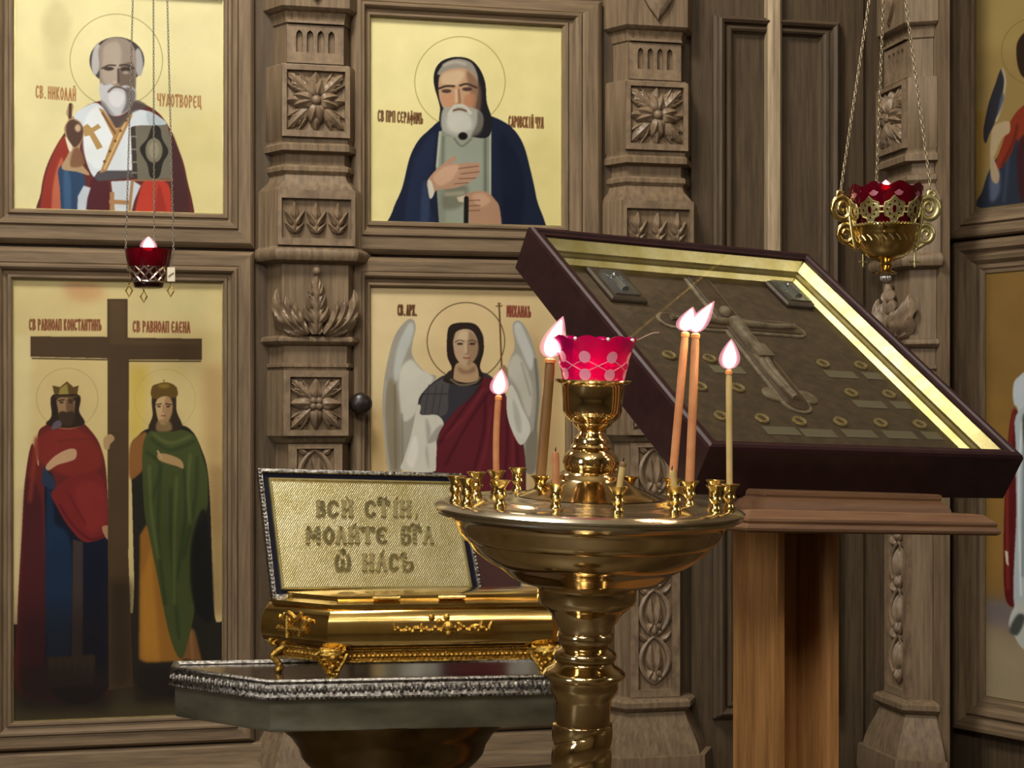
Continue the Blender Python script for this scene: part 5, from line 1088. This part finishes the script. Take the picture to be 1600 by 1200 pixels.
for k, (ang, sgn, ct_) in enumerate(((PI, -1, 0), (PI/2, 1, 1), (0, 1, 2))):
    ex = Vector((math.cos(ang), math.sin(ang), 0)); ez = Vector((0, 0, 1)); fl_ = ex.cross(ez); mb = MB()
    P_ = lambda r, y: ex*(r*gs)+ez*gz(y)
    ring3(mb, P_(68, 325), 15*gs, ex, ez, 4.6*gs, fl_); ring3(mb, P_(62, 365), 12*gs, ex, ez, 4.2*gs, fl_)
    mb.tube([P_(*q) for q in catmull([(58, 338), (60, 322), (66, 316), (72, 320), (72, 328), (67, 331), (65, 326)], 4, False)], 3.4*gs, 8, flat=fl_); mb.tube([P_(*q) for q in catmull([(54, 374), (57, 362), (62, 359), (66, 363), (64, 368)], 4, False)], 3.0*gs, 8, flat=fl_)
    ring3(mb, P_(71, 305), 5*gs, ex, ez, 3.2*gs, fl_)
    mb.tube([P_(53, 312), P_(55, 335), P_(53, 350), P_(50, 370), P_(46, 388)], 5.5*gs, 8, flat=fl_); mb.tube([P_(64, 378), P_(54, 385), P_(44, 390)], 3.4*gs, 8, flat=fl_)
    mb.build('scroll_handle', GOLD if k != 2 else PALEGOLD, gl)
    chain('chain', gl, P_(71, 301), tops[ct_]-gp, 1.35*gs, CHAINP)
def little_cross(parent, c, s, m):
    mb = MB(); ring3(mb, c+Vector((0, 0, 4*s)), 4*s, Vector((1, 0, 0)), Vector((0, 0, 1)), 1.2*s, Vector((0, 1, 0)))
    mb.tube([c, c-Vector((0, 0, 26*s))], 1.7*s, 6); mb.tube([c+Vector((-6*s, 0, -18*s)), c+Vector((6*s, 0, -18*s))], 1.7*s, 6)
    for d in ((-6, -18), (6, -18), (0, -26)): mb.ball(c+Vector((d[0]*s, 0, d[1]*s)), 2.4*s, n=6)
    mb.build('pendant_cross', m, parent)
little_cross(gl, Vector((44*gs, -4*gs, gz(391))), gs, PALEGOLD); little_cross(gl, Vector((-33*gs, 12*gs, gz(392))), gs*.9, PALEGOLD)
mb = MB()
for i in range(10):
    a_ = 2*PI*i/10; mb.ball((6.5*gs*math.cos(a_), 6.5*gs*math.sin(a_), gz(434)), 3.6*gs, n=8, sz=(.8, .8, 1.6))
mb.lathe([(8*gs, gz(428)), (6*gs, gz(434)), (4*gs, gz(440))], 14); mb.build('crystal_finial', mat('crystal', 'd9d6ce', .12, .8), gl)
mb = MB(); mb.tube([(0, 0, gz(330)), (0, 0, gz(296))], 1.4*gs, 6); mb.build('wick', WICK, gl)
flame(gl, (0, 0, gz(297)), 15*gs, 5.2*gs, (0, 0), light=.1)
# left lamp
HY = 3.88; hs = HY/F; hp = at(232, 405, HY)
hl_ = thing('hanging_lamp', 'small silver-banded hanging lamp with red glass in front of the bishop icon', 'lamp', hp)
hz_ = lambda y: (405-y)*hs
mb = MB(); mb.lathe([(r*hs, hz_(y)) for r, y in [(20, 446), (27, 425), (32, 416), (35, 400), (36, 391), (37, 390), (35, 390), (33, 402), (30, 415), (18, 440)]], 56, cap=False); mb.build('red_glass', DARKRUBY, hl_)
mb = MB(); mb.lathe([(r*hs, hz_(y)) for r, y in [(19, 441), (23, 441), (23.5, 444), (22, 449), (19, 450), (2, 450)]], 40, cap=False); mb.build('lamp_base', mat('dark_red_base', '2a0a0e', .25, .4), hl_)
mb = MB(); nb = 12
for i in range(nb):
    for d in (-1, 1):
        a_ = 2*PI*i/nb; pts = []
        for q in np.linspace(0, 1, 7):
            r_ = (29-5*q)*hs; t_ = a_+d*q*2*PI/nb*1.5; pts.append((r_*math.cos(t_), r_*math.sin(t_), hz_(418+23*q)))
        mb.tube(pts, 2.1*hs, 6)
for r_, y in ((29, 418), (24, 441)): mb.tube([(r_*hs*math.cos(q), r_*hs*math.sin(q), hz_(y)) for q in np.linspace(0, 2*PI, 33)[:-1]], 2*hs, 6, closed=True)
mb.build('pierced_band', mat('band_silver', 'd8c6b8', .22, 1), hl_)
hub2 = at(236, -1000, HY); htops = [hub2]*3
mb = MB(); hr = hub2-hp; mb.tube([hr, (hr.x, hr.y, 4.598-hp.z)], .003, 8); mb.ball(hr, .009, n=10); mb.build('ceiling_rod', GOLDR, hl_)
CH_D = mat('dark_chain', '8d8474', .4, .6)
ends = [(Vector((-30*hs, -8*hs, hz_(424))), 0), (Vector((2*hs, 30*hs, hz_(424))), 1), (Vector((36*hs, -4*hs, hz_(420))), 2)]
for e_, k in ends:
    mid_ = Vector((e_.x*1.12 if k != 1 else e_.x, e_.y*1.1, hz_(395)))
    chain('chain', hl_, mid_, htops[k]-hp, .95*hs, CH_D)
    mb = MB(); mb.tube([e_, e_*1.0+Vector((0, 0, 12*hs)), mid_], [2*hs, 1.5*hs, 1*hs], 6); mb.build('hook_arm', CH_D, hl_)
mb = MB(); mb.box((31*hs, -8*hs, hz_(441)), (43*hs, -5*hs, hz_(418)), bev=.8*hs); mb.tube([(33*hs, -8.5*hs, hz_(433)), (37*hs, -8.5*hs, hz_(429)), (41*hs, -8.5*hs, hz_(427))], 1.6*hs, 6); mb.build('strap_plate', mat('strap', 'd9cdb0', .3, .6), hl_)
for x, y0, sgn in ((-29, 443, 1), (-6, 452, 1), (36, 443, 1)):
    mb = MB(); c = Vector((x*hs, -6*hs, hz_(y0)))
    mb.tube([c, c+Vector((0, 0, -3*hs))], 1.2*hs, 5)
    D_ = [(0, -3), (5, -12), (0, -21), (-5, -12)]
    mb.tube([c+Vector((a_*hs, 0, b_*hs)) for a_, b_ in D_], 1.5*hs, 6, closed=True); mb.build('diamond_pendant', GOLDR, hl_)
mb = MB(); mb.lathe([(22*hs, hz_(430)), (25*hs, hz_(412)), (2*hs, hz_(411))], 20); mb.build('lamp_oil', mat('oil_wax', '7c1420', .4), hl_)
mb = MB(); mb.tube([(0, 0, hz_(412)), (0, 0, hz_(388))], 1.3*hs, 6); mb.build('wick', WICK, hl_)
flame(hl_, (0, 0, hz_(392)), 21*hs, 6.6*hs, (0, 0), light=.06)
